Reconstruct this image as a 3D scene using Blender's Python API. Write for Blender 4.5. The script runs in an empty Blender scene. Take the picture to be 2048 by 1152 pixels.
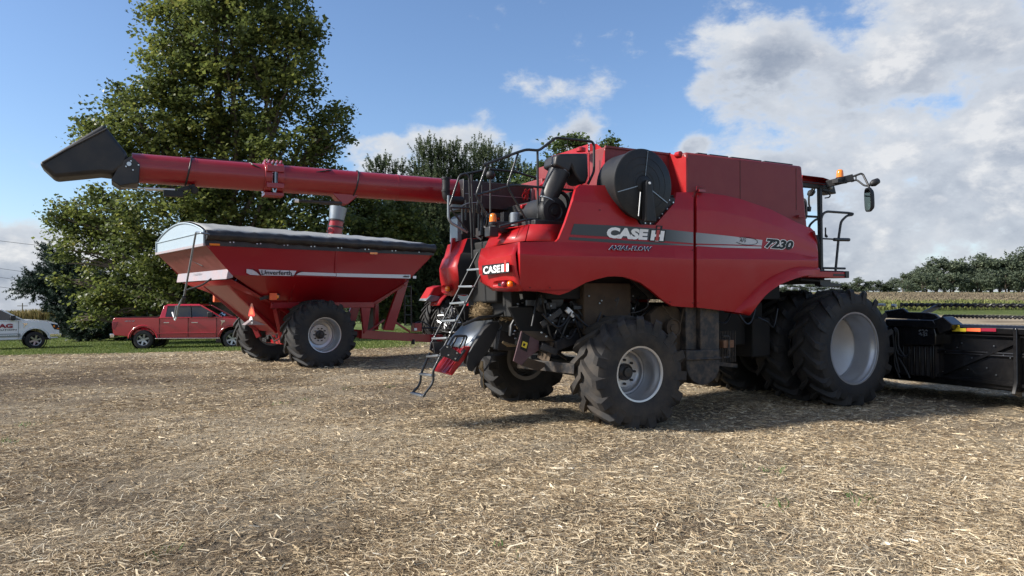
import bpy, bmesh, math, random
import numpy as np
from mathutils import Vector, Matrix, Quaternion
random.seed(7); RNG = np.random.default_rng(7)
scene = bpy.context.scene
COL = scene.collection
R = math.radians

# ------------------------------------------------------------------ camera
FPX = 1480.0; PITCH = math.atan(24/1480); CAMZ = 1.74
cam_d = bpy.data.cameras.new('camera'); cam = bpy.data.objects.new('camera', cam_d); COL.objects.link(cam)
cam.location = (0, 0, CAMZ); cam.rotation_euler = (math.pi/2 + PITCH, 0, 0)
cam_d.sensor_width = 36; cam_d.lens = 36*FPX/2048; cam_d.clip_start = .1; cam_d.clip_end = 3000
scene.camera = cam

# ------------------------------------------------------------------ sky and sun
SUN_EL = R(34); SUN_AZ = R(-100)            # azimuth from +Y towards +X
SUN = Vector((math.cos(SUN_EL)*math.sin(SUN_AZ), math.cos(SUN_EL)*math.cos(SUN_AZ), math.sin(SUN_EL)))
sd = bpy.data.lights.new('sun', 'SUN'); sd.energy = 5; sd.angle = R(5); sd.color = (1, .95, .87)
so = bpy.data.objects.new('sun', sd); COL.objects.link(so); so.location = (0, 0, 40)
so.rotation_euler = SUN.to_track_quat('Z', 'Y').to_euler()
scene.view_settings.view_transform = 'Standard'; scene.view_settings.look = 'None'
scene.view_settings.exposure = .60; scene.view_settings.gamma = 1
world = bpy.data.worlds.new('World'); scene.world = world; world.use_nodes = True
def build_world():
    nt = world.node_tree; N = nt.nodes; L = nt.links
    for n in list(N): N.remove(n)
    out = N.new('ShaderNodeOutputWorld'); bg = N.new('ShaderNodeBackground'); bg.inputs[1].default_value = .12
    L.new(bg.outputs[0], out.inputs[0])
    sky = N.new('ShaderNodeTexSky'); sky.sky_type = 'NISHITA'; sky.sun_disc = False
    sky.sun_elevation = SUN_EL; sky.sun_rotation = SUN_AZ
    sky.air_density = 1.0; sky.dust_density = .6; sky.ozone_density = 2.2
    tc = N.new('ShaderNodeTexCoord')
    def vm(op, a, b=None, s=None):
        n = N.new('ShaderNodeVectorMath'); n.operation = op
        for i, v in enumerate((a, b)):
            if v is None: continue
            if isinstance(v, (tuple, list)): n.inputs[i].default_value = v
            else: L.new(v, n.inputs[i])
        if s is not None: n.inputs['Scale'].default_value = s
        return n.outputs['Value'] if op in ('LENGTH', 'DOT_PRODUCT') else n.outputs[0]
    def mm(op, a, b=None, clamp=False):
        n = N.new('ShaderNodeMath'); n.operation = op; n.use_clamp = clamp
        for i, v in enumerate((a, b)):
            if v is None: continue
            if isinstance(v, (int, float)): n.inputs[i].default_value = v
            else: L.new(v, n.inputs[i])
        return n.outputs[0]
    def ss(v, a, b):
        n = N.new('ShaderNodeMapRange'); n.interpolation_type = 'SMOOTHSTEP'
        L.new(v, n.inputs[0]); n.inputs[1].default_value = a; n.inputs[2].default_value = b
        return n.outputs[0]
    d = vm('NORMALIZE', tc.outputs['Generated'])
    def noise(vec, sc, det, rough=.55, dist=0):
        n = N.new('ShaderNodeTexNoise'); n.inputs['Scale'].default_value = sc
        n.inputs['Detail'].default_value = det; n.inputs['Roughness'].default_value = rough
        n.inputs['Distortion'].default_value = dist
        L.new(vec, n.inputs['Vector']); return n.outputs['Fac']
    dz = vm('MULTIPLY', d, (1, 1, 1.7))
    n1 = noise(dz, 4.6, 9, .6, .1)
    n1s = noise(vm('ADD', dz, tuple(Vector((SUN.x, SUN.y, SUN.z*1.9))*.035)), 4.6, 9, .6, .1)
    n2 = noise(vm('ADD', dz, (3.1, 1.7, .4)), 13, 8, .62, .2)
    def dirv(px, py):
        v = Vector(((px-1024)/FPX, 1, (600-py)/FPX)); v.normalize(); return v
    total = None
    # banks of cloud, as sky directions: px, py, half width, half height, strength
    for (px, py, rw, rh, k) in [(1910, 190, .24, .11, .80), (2090, 10, .19, .13, .66), (1760, 255, .05, .02, -.3), (2000, 345, .06, .02, -.3), (1170, 110, .10, .07, -.7), (1340, 215, .05, .04, -.35), (1590, 300, .045, .02, -.35), (1690, 345, .10, .035, .9), (1880, 345, .14, .05, 1.0), (2150, 430, .30, .14, .9), (1960, 420, .12, .06, .8),
                                (1560, 150, .06, .04, .7), (1800, 520, .34, .035, .8), (765, 300, .07, .030, 1.35), (820, 330, .05, .02, .8), (1165, 262, .035, .022, .9),
                                (1388, 290, .018, .015, 1.2), (10, 510, .10, .05, 1.05), (-60, 590, .3, .05, 1.1), (232, 210, .018, .012, .9), (95, 320, .05, .016, .75),
                                (925, 268, .045, .016, .6), (968, 220, .02, .014, .6), (1010, 310, .07, .03, .72), (1402, 190, .018, .02, .6), (300, 600, .4, .05, .8), (1000, 580, .5, .03, .8)]:
        c = dirv(px, py); 
        right = Vector((c.y, -c.x, 0)).normalized(); up = right.cross(c)
        q = vm('SUBTRACT', d, tuple(c))
        a = mm('DIVIDE', vm('DOT_PRODUCT', q, tuple(right)), rw); b = mm('DIVIDE', vm('DOT_PRODUCT', q, tuple(up)), rh)
        f = mm('DIVIDE', vm('DOT_PRODUCT', q, tuple(c)), .5)
        r2 = mm('ADD', mm('ADD', mm('MULTIPLY', a, a), mm('MULTIPLY', b, b)), mm('MULTIPLY', f, f))
        g = mm('MULTIPLY', mm('POWER', 2.718, mm('MULTIPLY', r2, -.7)), k)
        total = g if total is None else mm('ADD', total, g)
    total = mm('MINIMUM', total, 1.25)
    # broken cloud over the rest of the sky behind the viewer
    back = ss(vm('DOT_PRODUCT', d, (0, -1, .1)), -.2, .6)
    total = mm('MAXIMUM', total, mm('MULTIPLY', back, .75))
    dens = mm('ADD', mm('ADD', mm('MULTIPLY', total, .40), mm('MULTIPLY', n1, 1.40)), mm('MULTIPLY', n2, .65))
    mask = ss(dens, 1.225, 1.45)
    thick = ss(dens, 1.32, 1.65)
    lit = mm('ADD', mm('MULTIPLY', mm('SUBTRACT', n1, n1s), 4.5), .47, clamp=True)
    lit = mm('ADD', mm('MULTIPLY', lit, .9), mm('MULTIPLY', mm('SUBTRACT', n2, .5), 1.1), clamp=True)
    ramp = N.new('ShaderNodeValToRGB'); L.new(lit, ramp.inputs[0])
    e = ramp.color_ramp.elements
    e[0].position = .1; e[0].color = (.36, .42, .53, 1); e[1].position = .85; e[1].color = (.95, .96, .98, 1)
    m = e.new(.45); m.color = (.58, .63, .72, 1)
    thin = N.new('ShaderNodeMix'); thin.data_type = 'RGBA'; L.new(thick, thin.inputs[0])
    thin.inputs[6].default_value = (.82, .87, .94, 1); L.new(ramp.outputs[0], thin.inputs[7])
    cc = vm('SCALE', thin.outputs[2], s=CLOUD)
    mix = N.new('ShaderNodeMix'); mix.data_type = 'RGBA'
    L.new(mm('MULTIPLY', mask, .96), mix.inputs[0])
    tint = vm('MULTIPLY', sky.outputs[0], SKY_TINT)
    L.new(tint, mix.inputs[6]); L.new(cc, mix.inputs[7])
    L.new(mix.outputs[2], bg.inputs[0])
CLOUD = 4.7; SKY_TINT = (.78, .85, .96)
build_world()
world.cycles.sampling_method = 'MANUAL'; world.cycles.sample_map_resolution = 512

# ------------------------------------------------------------------ helpers
def ray(px, py):
    x = (px-1024)/FPX; y = -(py-576)/FPX
    return Vector((x, math.cos(PITCH)-y*math.sin(PITCH), math.sin(PITCH)+y*math.cos(PITCH)))
def W(px, py, depth):
    r = ray(px, py); return Vector((0, 0, CAMZ)) + r*(depth/r.y)
class Frame:
    """local frame of a machine (measured off the photograph); at() gives a point of a known local plane"""
    def __init__(s, ox, oy, oz, deg):
        s.M = Matrix.Translation((ox, oy, oz)) @ Matrix.Rotation(R(deg), 4, 'Z'); s.I = s.M.inverted()
        s.o = s.I @ Vector((0, 0, CAMZ)); s.r3 = s.I.to_3x3(); s.loc = (ox, oy, oz); s.rz = R(deg)
    def at(s, px, py, x=None, y=None, z=None):
        r = s.r3 @ ray(px, py)
        i, v = (0, x) if x is not None else (1, y) if y is not None else (2, z)
        return s.o + r*((v-s.o[i])/r[i])
def tag(o, label=None, cat=None, group=None, kind=None):
    if label: o['label'] = label
    if cat: o['category'] = cat
    if group: o['group'] = group
    if kind: o['kind'] = kind
    return o
def empty(name, loc=(0, 0, 0), rz=0.0, parent=None):
    o = bpy.data.objects.new(name, None); COL.objects.link(o); o.location = loc; o.rotation_euler = (0, 0, rz)
    o.empty_display_size = .2; o.parent = parent; return o
def sstep(x, a, b):
    t = np.clip((x-a)/(b-a), 0, 1); return t*t*(3-2*t)
def gz(x, y):
    x = np.asarray(x, float); y = np.asarray(y, float)
    s = np.maximum(0, (y-15)*.5 + (-x-4)*.5); s = np.minimum(s, 400)
    gl = -.012*s**1.3 * sstep(-x, -2, 7)
    gr = (.022*np.clip(y-18, 0, 117) + .0115*np.maximum(0, y-135)) * sstep(x, 4, 16)
    return gl + gr
def catmull(pts, n=6):
    P = [Vector(p) for p in pts]; out = []
    for i in range(len(P)-1):
        p0 = P[max(i-1, 0)]; p1 = P[i]; p2 = P[i+1]; p3 = P[min(i+2, len(P)-1)]
        for k in range(n):
            t = k/n
            out.append(.5*((2*p1)+(p2-p0)*t+(2*p0-5*p1+4*p2-p3)*t*t+(3*p1-p0-3*p2+p3)*t**3))
    out.append(P[-1]); return out
def rounded(pts, rad=.05, n=4):
    P = [Vector(p) for p in pts]; out = [P[0]]
    for i in range(1, len(P)-1):
        a, b, c = P[i-1], P[i], P[i+1]
        d1 = (a-b); d2 = (c-b); r = min(rad, d1.length*.45, d2.length*.45)
        s = b+d1.normalized()*r; e = b+d2.normalized()*r
        for k in range(n+1):
            t = k/n; out.append((s*(1-t)+b*t)*(1-t)+(b*(1-t)+e*t)*t)
    out.append(P[-1]); return out
class MB:
    def __init__(s): s.v = []; s.f = []; s.c = []
    def add(s, vs, fs):
        b = len(s.v); s.v += [tuple(v) for v in vs]; s.f += [tuple(b+i for i in f) for f in fs]; return s
    def box(s, x0, x1, y0, y1, z0, z1):
        vs = [(x, y, z) for z in (z0, z1) for y in (y0, y1) for x in (x0, x1)]
        return s.add(vs, [(0, 2, 3, 1), (4, 5, 7, 6), (0, 1, 5, 4), (2, 6, 7, 3), (0, 4, 6, 2), (1, 3, 7, 5)])
    def beam(s, a, b, w, h, up=(0, 0, 1)):
        a = Vector(a); b = Vector(b); d = (b-a).normalized(); u = Vector(up)
        if abs(d.dot(u)) > .98: u = Vector((0, 1, 0))
        r = d.cross(u).normalized()*(w/2); q = r.cross(d).normalized()*(h/2)
        vs = [p+i*r+j*q for p in (a, b) for i, j in ((-1, -1), (1, -1), (1, 1), (-1, 1))]
        return s.add(vs, [(3, 2, 1, 0), (4, 5, 6, 7), (0, 1, 5, 4), (1, 2, 6, 5), (2, 3, 7, 6), (3, 0, 4, 7)])
    def tube(s, pts, r, n=8, caps=True):
        P = [Vector(p) for p in pts]; m = len(P); rs = r if isinstance(r, (list, tuple)) else [r]*m
        t0 = (P[1]-P[0]).normalized(); ref = Vector((0, 0, 1)) if abs(t0.z) < .9 else Vector((1, 0, 0))
        u = t0.cross(ref).normalized(); vs = []; fs = []
        for i in range(m):
            t = ((P[min(i+1, m-1)]-P[i]).normalized() + (P[i]-P[max(i-1, 0)]).normalized())
            t = t.normalized() if t.length > 1e-6 else t0
            u = (u - t*u.dot(t)).normalized(); w = t.cross(u)
            for k in range(n):
                a = 2*math.pi*k/n; vs.append(P[i]+(u*math.cos(a)+w*math.sin(a))*rs[i])
        for i in range(m-1):
            for k in range(n): fs.append((i*n+k, i*n+(k+1) % n, (i+1)*n+(k+1) % n, (i+1)*n+k))
        if caps: fs += [tuple(range(n-1, -1, -1)), tuple((m-1)*n+k for k in range(n))]
        return s.add(vs, fs)
    def lathe(s, prof, c, axis=(0, 1, 0), n=40, closed=False):
        """prof: (radius, height along axis)"""
        a = Vector(axis).normalized(); ref = Vector((0, 0, 1)) if abs(a.z) < .9 else Vector((1, 0, 0))
        u = a.cross(ref).normalized(); w = a.cross(u); c = Vector(c); vs = []; fs = []; m = len(prof)
        for r, h in prof:
            for k in range(n):
                t = 2*math.pi*k/n; vs.append(c+a*h+(u*math.cos(t)+w*math.sin(t))*r)
        for i in range(m if closed else m-1):
            j = (i+1) % m
            for k in range(n): fs.append((i*n+k, i*n+(k+1) % n, j*n+(k+1) % n, j*n+k))
        if not closed:
            if prof[0][0] > 1e-5: pass
        return s.add(vs, fs)
    def disc(s, c, r, axis, n=24, th=.01):
        return s.lathe([(1e-4, -th/2), (r, -th/2), (r, th/2), (1e-4, th/2)], c, axis, n)
    def prism(s, poly, vec):
        P = [Vector(p) for p in poly]; v = Vector(vec); n = len(P)
        return s.add(P+[p+v for p in P], [tuple(range(n-1, -1, -1)), tuple(range(n, 2*n))]+[(i, (i+1) % n, n+(i+1) % n, n+i) for i in range(n)])
    def grid(s, rows):
        n = len(rows[0]); vs = [p for r in rows for p in r]
        return s.add(vs, [(i*n+k, i*n+k+1, (i+1)*n+k+1, (i+1)*n+k) for i in range(len(rows)-1) for k in range(n-1)])
    def loft(s, secs, caps=True):
        n = len(secs[0]); vs = [p for r in secs for p in r]
        fs = [(i*n+k, i*n+(k+1) % n, (i+1)*n+(k+1) % n, (i+1)*n+k) for i in range(len(secs)-1) for k in range(n)]
        if caps: fs += [tuple(range(n-1, -1, -1)), tuple((len(secs)-1)*n+k for k in range(n))]
        return s.add(vs, fs)
    def build(s, name, mat, parent=None, bevel=0, smooth=35, solid=0, merge=True, loc=None, segs=2):
        me = bpy.data.meshes.new(name); me.from_pydata(s.v, [], s.f)
        bm = bmesh.new(); bm.from_mesh(me)
        if merge: bmesh.ops.remove_doubles(bm, verts=bm.verts, dist=1e-4)
        bmesh.ops.dissolve_degenerate(bm, edges=bm.edges, dist=1e-5)
        bmesh.ops.recalc_face_normals(bm, faces=bm.faces)
        bm.to_mesh(me); bm.free()
        if smooth:
            me.polygons.foreach_set('use_smooth', [True]*len(me.polygons)); me.set_sharp_from_angle(angle=R(smooth))
        o = bpy.data.objects.new(name, me); COL.objects.link(o); o.parent = parent
        if mat: me.materials.append(mat)
        if loc: o.location = loc
        if solid:
            md = o.modifiers.new('solid', 'SOLIDIFY'); md.thickness = solid; md.offset = 0
        if bevel:
            md = o.modifiers.new('bevel', 'BEVEL'); md.width = bevel; md.segments = segs; md.limit_method = 'ANGLE'; md.angle_limit = R(40)
            md.harden_normals = False
        return o
def np_mesh(name, V, nper, mat, tone=None, parent=None, smooth=False):
    """V: (N*nper,3) vertices, each nper in a row make one face"""
    me = bpy.data.meshes.new(name); n = len(V)//nper
    me.vertices.add(len(V)); me.vertices.foreach_set('co', np.ascontiguousarray(V, np.float32).ravel())
    me.loops.add(len(V)); me.loops.foreach_set('vertex_index', np.arange(len(V), dtype=np.int32))
    me.polygons.add(n); me.polygons.foreach_set('loop_start', np.arange(0, len(V), nper, dtype=np.int32))
    me.update(calc_edges=True)
    if tone is not None:
        a = me.attributes.new('tone', 'FLOAT', 'FACE'); a.data.foreach_set('value', np.ascontiguousarray(tone, np.float32))
    o = bpy.data.objects.new(name, me); COL.objects.link(o); o.parent = parent
    me.materials.append(mat); return o
def font_mesh(s, bold=0.0, shear=0.0, spacing=1.0):
    cu = bpy.data.curves.new('t', 'FONT'); cu.body = s; cu.offset = bold; cu.shear = shear; cu.space_character = spacing
    cu.resolution_u = 3
    ob = bpy.data.objects.new('t', cu); COL.objects.link(ob)
    dg = bpy.context.evaluated_depsgraph_get(); me = bpy.data.meshes.new_from_object(ob.evaluated_get(dg))
    vs = [v.co.copy() for v in me.vertices]; fs = [tuple(p.vertices) for p in me.polygons]
    bpy.data.objects.remove(ob); bpy.data.curves.remove(cu); bpy.data.meshes.remove(me)
    return vs, fs
def text_fit(mb, s, BL, BR, TL, bold=.02, shear=0, spacing=1.0, ref=None, lift=None):
    """writes s so that its bounding box fills the parallelogram BL, BR, TL"""
    vs, fs = font_mesh(s, bold, shear, spacing); rv = font_mesh(ref[0], ref[1], shear, spacing)[0] if ref else vs
    x0 = min(v.x for v in rv); x1 = max(v.x for v in rv); y0 = min(v.y for v in rv); y1 = max(v.y for v in rv)
    BL = Vector(BL); e1 = Vector(BR)-BL; e2 = Vector(TL)-BL; o = Vector(lift) if lift else Vector()
    mb.add([BL+e1*((v.x-x0)/(x1-x0))+e2*((v.y-y0)/(y1-y0))+o for v in vs], fs)

# ------------------------------------------------------------------ materials
def mat(name, col, rough=.5, metal=0, coat=0, var=.0, vscale=6, bump=0, bscale=40, dust=0, dustcol=(.30, .23, .16), spec=.5, dscale=3, trans=0):
    m = bpy.data.materials.new(name); m.use_nodes = True; nt = m.node_tree; N = nt.nodes; L = nt.links
    b = N['Principled BSDF']; b.inputs['Base Color'].default_value = (*col, 1); b.inputs['Roughness'].default_value = rough
    b.inputs['Metallic'].default_value = metal; b.inputs['Coat Weight'].default_value = coat; b.inputs['Coat Roughness'].default_value = .06
    b.inputs['Specular IOR Level'].default_value = spec
    tc = N.new('ShaderNodeTexCoord')
    def noise(sc, det=5, rough=.6):
        n = N.new('ShaderNodeTexNoise'); n.inputs['Scale'].default_value = sc; n.inputs['Detail'].default_value = det; n.inputs['Roughness'].default_value = rough
        L.new(tc.outputs['Object'], n.inputs['Vector']); return n.outputs['Fac']
    last = None
    if var:
        mx = N.new('ShaderNodeMix'); mx.data_type = 'RGBA'; L.new(noise(vscale), mx.inputs[0])
        mx.inputs[6].default_value = (*[c*(1-var) for c in col], 1); mx.inputs[7].default_value = (*[min(1, c*(1+var)) for c in col], 1)
        last = mx.outputs[2]
    if dust:
        mr = N.new('ShaderNodeMapRange'); L.new(noise(dscale, 8, .65), mr.inputs[0])
        mr.inputs[1].default_value = .42; mr.inputs[2].default_value = .68; mr.inputs[4].default_value = dust
        mx = N.new('ShaderNodeMix'); mx.data_type = 'RGBA'; L.new(mr.outputs[0], mx.inputs[0])
        if last: L.new(last, mx.inputs[6])
        else: mx.inputs[6].default_value = (*col, 1)
        mx.inputs[7].default_value = (*dustcol, 1); last = mx.outputs[2]
        ro = N.new('ShaderNodeMapRange'); L.new(mr.outputs[0], ro.inputs[0]); ro.inputs[3].default_value = rough; ro.inputs[4].default_value = min(1, rough+.5)
        L.new(ro.outputs[0], b.inputs['Roughness'])
    if last: L.new(last, b.inputs['Base Color'])
    if bump:
        bp = N.new('ShaderNodeBump'); bp.inputs['Strength'].default_value = bump; bp.inputs['Distance'].default_value = .02
        L.new(noise(bscale, 6), bp.inputs['Height']); L.new(bp.outputs[0], b.inputs['Normal'])
    if trans: b.inputs['Transmission Weight'].default_value = trans
    return m
def leafmat(name, stops, rough=.55, transl=.35, spec=.3):
    m = bpy.data.materials.new(name); m.use_nodes = True; nt = m.node_tree; N = nt.nodes; L = nt.links
    b = N['Principled BSDF']; out = N['Material Output']; b.inputs['Roughness'].default_value = rough; b.inputs['Specular IOR Level'].default_value = spec
    at = N.new('ShaderNodeAttribute'); at.attribute_name = 'tone'
    rp = N.new('ShaderNodeValToRGB'); L.new(at.outputs['Fac'], rp.inputs[0]); e = rp.color_ramp.elements
    e[0].position = stops[0][0]; e[0].color = (*stops[0][1], 1); e[1].position = stops[-1][0]; e[1].color = (*stops[-1][1], 1)
    for p, c in stops[1:-1]: q = e.new(p); q.color = (*c, 1)
    L.new(rp.outputs[0], b.inputs['Base Color'])
    if transl:
        t = N.new('ShaderNodeBsdfTranslucent'); L.new(rp.outputs[0], t.inputs[0]); mx = N.new('ShaderNodeMixShader'); mx.inputs[0].default_value = transl
        L.new(b.outputs[0], mx.inputs[1]); L.new(t.outputs[0], mx.inputs[2]); L.new(mx.outputs[0], out.inputs[0])
    return m
def glassmat(name, col, rough=.03, alpha=.35):
    m = bpy.data.materials.new(name); m.use_nodes = True; nt = m.node_tree; N = nt.nodes; L = nt.links
    N.remove(N['Principled BSDF']); out = N['Material Output']
    g = N.new('ShaderNodeBsdfGlossy'); g.inputs['Roughness'].default_value = rough
    t = N.new('ShaderNodeBsdfTransparent'); t.inputs[0].default_value = (*col, 1)
    fr = N.new('ShaderNodeFresnel'); fr.inputs[0].default_value = 1.5
    ad = N.new('ShaderNodeMath'); ad.operation = 'ADD'; ad.inputs[1].default_value = alpha; L.new(fr.outputs[0], ad.inputs[0]); ad.use_clamp = True
    mx = N.new('ShaderNodeMixShader'); L.new(ad.outputs[0], mx.inputs[0]); L.new(t.outputs[0], mx.inputs[1]); L.new(g.outputs[0], mx.inputs[2]); L.new(mx.outputs[0], out.inputs[0])
    return m
RED = (.36, .007, .010)
M = dict(
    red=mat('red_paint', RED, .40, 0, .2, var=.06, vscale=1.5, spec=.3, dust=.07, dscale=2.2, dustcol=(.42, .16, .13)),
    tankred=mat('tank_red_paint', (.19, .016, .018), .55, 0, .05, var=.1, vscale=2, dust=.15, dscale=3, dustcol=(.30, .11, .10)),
    cartred=mat('cart_red_paint', (.29, .005, .010), .36, 0, .3, var=.06, vscale=1),
    tubered=mat('auger_red_paint', (.27, .008, .014), .32, 0, .4, var=.08, vscale=1.5, dust=.08, dustcol=(.3, .12, .1)),
    bouncered=mat('bounce_tinted_underside', (.22, .045, .038), .45, var=.25, vscale=3, dust=.4, dustcol=(.36, .15, .12)),  # pinkish tone carries the light bounced up from the ground
    black=mat('black_paint', (.014, .014, .017), .42, var=.2, dust=.1, dscale=4),
    gloss=mat('header_black', (.006, .006, .007), .22, 0, .3, dust=.10, dscale=5, dustcol=(.05, .045, .04)),
    plastic=mat('black_plastic', (.010, .011, .013), .5, bump=.05, bscale=60, dust=.05, dscale=3, spec=.4),
    spout=mat('spout_rubber', (.013, .013, .015), .45, bump=.04, bscale=30, dust=.08),
    dark=mat('dusty_chassis', (.008, .008, .008), .8, dust=.22, dscale=3, dustcol=(.040, .030, .020)),
    dirt=mat('dusty_sheet_metal', (.055, .038, .025), .85, var=.4, vscale=5, dust=.6, dustcol=(.115, .08, .05)),
    grime=mat('grimy_elevator_paint', (.018, .017, .018), .55, dust=.75, dscale=9, dustcol=(.16, .12, .085)),
    maroon=mat('dusty_maroon_steel', (.085, .035, .042), .5, var=.3, dust=.4, dustcol=(.16, .11, .10), dscale=6),
    tyre=mat('tyre_rubber', (.019, .019, .020), .72, bump=.12, bscale=50, dust=.45, dscale=4, dustcol=(.066, .056, .045), spec=.4),
    tyredust=mat('dusty_tyre_rubber', (.030, .029, .029), .8, bump=.12, bscale=50, dust=.6, dscale=3, dustcol=(.095, .078, .062), spec=.3),
    sidewall=mat('tyre_lettering', (.024, .023, .023), .65),
    rim=mat('silver_rim', (.50, .51, .53), .32, .75, .1, var=.06, dust=.22, dscale=2.5, dustcol=(.36, .33, .29)),
    rimdark=mat('dusty_grey_rim', (.20, .19, .18), .5, .3, dust=.5, dustcol=(.14, .11, .085)),
    steel=mat('bright_steel', (.55, .56, .57), .3, .9, var=.1),
    rail=mat('rail_dark_steel', (.012, .014, .016), .45, 0, .05, dust=.05),
    step=mat('worn_step_steel', (.36, .38, .40), .35, .8, dust=.25, dustcol=(.2, .18, .15)),
    zinc=mat('grey_sheet_steel', (.26, .29, .32), .35, .7, var=.15, dust=.25, dustcol=(.2, .18, .15)),
    white=mat('white_decal', (.90, .90, .88), .5),
    silver=mat('silver_decal', (.55, .56, .58), .35, .3),
    ink=mat('black_decal', (.006, .006, .007), .45, 0, .05, spec=.3),
    logored=mat('logo_red', (.45, .04, .03), .4),
    navy=mat('navy_lettering', (.010, .016, .06), .5, spec=.3),
    yellow=mat('yellow_label', (.75, .55, .03), .4), amber=mat('amber_lens', (.85, .22, .01), .18, 0, .6), orange=mat('orange_reflector', (.9, .16, .06), .3),
    lens=mat('red_lens', (.25, .02, .04), .15, 0, .6), ref=mat('red_reflector', (.55, .03, .03), .2),
    bulk=mat('galvanised_bulkhead', (.33, .40, .45), .5, .2, var=.06, vscale=1.2, dust=.1, dustcol=(.4, .42, .42)),
    tarp=mat('grey_tarp', (.30, .30, .29), .5, bump=.25, bscale=7, var=.2, vscale=4, dust=.35, dustcol=(.34, .33, .31)),
    tarpblack=mat('black_tarp_roll', (.012, .012, .014), .38, bump=.5, bscale=9, dust=.12),
    silverpaint=mat('silver_painted_lip', (.38, .33, .34), .35, .3, dust=.3, dustcol=(.45, .2, .18)),
    truckred=mat('truck_red', (.42, .010, .022), .22, 0, 1), truckwhite=mat('truck_white', (.80, .82, .86), .25, 0, 1),
    trim=mat('black_trim', (.015, .015, .016), .5), chrome=mat('chrome', (.8, .8, .82), .08, 1), alloy=mat('alloy_wheel', (.42, .43, .45), .28, .8),
    glass=glassmat('cab_glass', (.72, .88, .86), .02, .22), tint=glassmat('truck_window_glass', (.05, .06, .07), .02, .06),
    chaff=mat('chaff', (.24, .17, .09), .95, bump=.8, bscale=60, var=.5, vscale=70),
    bark=mat('bark', (.11, .085, .062), .9, bump=.6, bscale=14, var=.4, vscale=8), darkbark=mat('dark_bark', (.05, .036, .026), .9, bump=.6, bscale=14),
    seat=mat('dark_interior', (.02, .02, .022), .8), pole=mat('weathered_wood', (.16, .13, .10), .85, var=.3), wire=mat('wire', (.06, .06, .065), .6),
    hose=mat('rubber_hose', (.012, .012, .013), .4), rust=mat('rusty_steel', (.17, .08, .04), .8, var=.4, dust=.4), mirror=mat('mirror_glass', (.5, .52, .5), .05, 1),
)
# ------------------------------------------------------------------ ground
def ground_material():
    m = bpy.data.materials.new('stubble_soil'); m.use_nodes = True; nt = m.node_tree; N = nt.nodes; L = nt.links
    b = N['Principled BSDF']; b.inputs['Roughness'].default_value = .95; b.inputs['Specular IOR Level'].default_value = .15
    tc = N.new('ShaderNodeTexCoord'); P = tc.outputs['Object']
    def noise(sc, det=6, ro=.65, scale=None, rot=0, dist=0):
        n = N.new('ShaderNodeTexNoise'); n.inputs['Scale'].default_value = sc; n.inputs['Detail'].default_value = det; n.inputs['Roughness'].default_value = ro
        n.inputs['Distortion'].default_value = dist
        if scale:
            mp = N.new('ShaderNodeMapping'); mp.inputs['Scale'].default_value = scale; mp.inputs['Rotation'].default_value = (0, 0, rot); L.new(P, mp.inputs[0]); L.new(mp.outputs[0], n.inputs['Vector'])
        else: L.new(P, n.inputs['Vector'])
        return n.outputs['Fac']
    def mr(v, a, b, c=0, d=1):
        n = N.new('ShaderNodeMapRange'); n.interpolation_type = 'SMOOTHSTEP'; L.new(v, n.inputs[0])
        for i, k in enumerate((a, b, c, d)): n.inputs[i+1].default_value = k
        return n.outputs[0]
    def mix(f, a, c):
        n = N.new('ShaderNodeMix'); n.data_type = 'RGBA'
        if isinstance(f, float): n.inputs[0].default_value = f
        else: L.new(f, n.inputs[0])
        for i, k in ((6, a), (7, c)):
            if isinstance(k, tuple): n.inputs[i].default_value = (*k, 1)
            else: L.new(k, n.inputs[i])
        return n.outputs[2]
    # crossing straw-like streaks in several directions
    streak = None
    for i, rot in enumerate((.2, .9, 1.6, 2.4)):
        s = mr(noise(1, 3, .6, (95, 14, 30), rot), .55, .68)
        if streak is None: streak = s
        else:
            q = N.new('ShaderNodeMath'); q.operation = 'MAXIMUM'; L.new(streak, q.inputs[0]); L.new(s, q.inputs[1]); streak = q.outputs[0]
    fine = mr(noise(26, 8, .75), .38, .62)
    soil = mix(fine, (.10, .074, .050), (.32, .245, .165))
    straw = mix(mr(noise(60, 3), .35, .65), (.36, .28, .19), (.66, .57, .42))
    c = mix(streak, soil, straw)
    # darker brown drifts and paler ones
    c2 = mix(mr(noise(.22, 5, .6, (1, 1.8, 1), .3), .38, .60), c, mix(.55, c, (.62, .52, .37)))
    at = N.new('ShaderNodeAttribute'); at.attribute_name = 'dark_patch'
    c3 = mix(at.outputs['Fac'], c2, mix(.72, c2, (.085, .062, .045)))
    ag = N.new('ShaderNodeAttribute'); ag.attribute_name = 'grassy'
    grass = mix(mr(noise(1.3, 6, .7), .35, .65), (.065, .10, .025), (.14, .175, .045))
    grass = mix(mr(noise(9, 4, .7), .5, .75), grass, (.17, .155, .07))
    c4 = mix(ag.outputs['Fac'], c3, grass)
    L.new(c4, b.inputs['Base Color'])
    bp = N.new('ShaderNodeBump'); bp.inputs['Strength'].default_value = .9; bp.inputs['Distance'].default_value = .03
    q = N.new('ShaderNodeMath'); q.operation = 'ADD'; L.new(fine, q.inputs[0]); L.new(streak, q.inputs[1]); L.new(q.outputs[0], bp.inputs['Height'])
    L.new(bp.outputs[0], b.inputs['Normal'])
    return m
def wob(x, y, s=1.0, k=0):
    return np.sin(x*.37*s+1.3+k)*.5+np.sin(y*.53*s+x*.21*s+k*2)*.35+np.sin(x*1.31*s-y*.77*s+k)*.22
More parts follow.
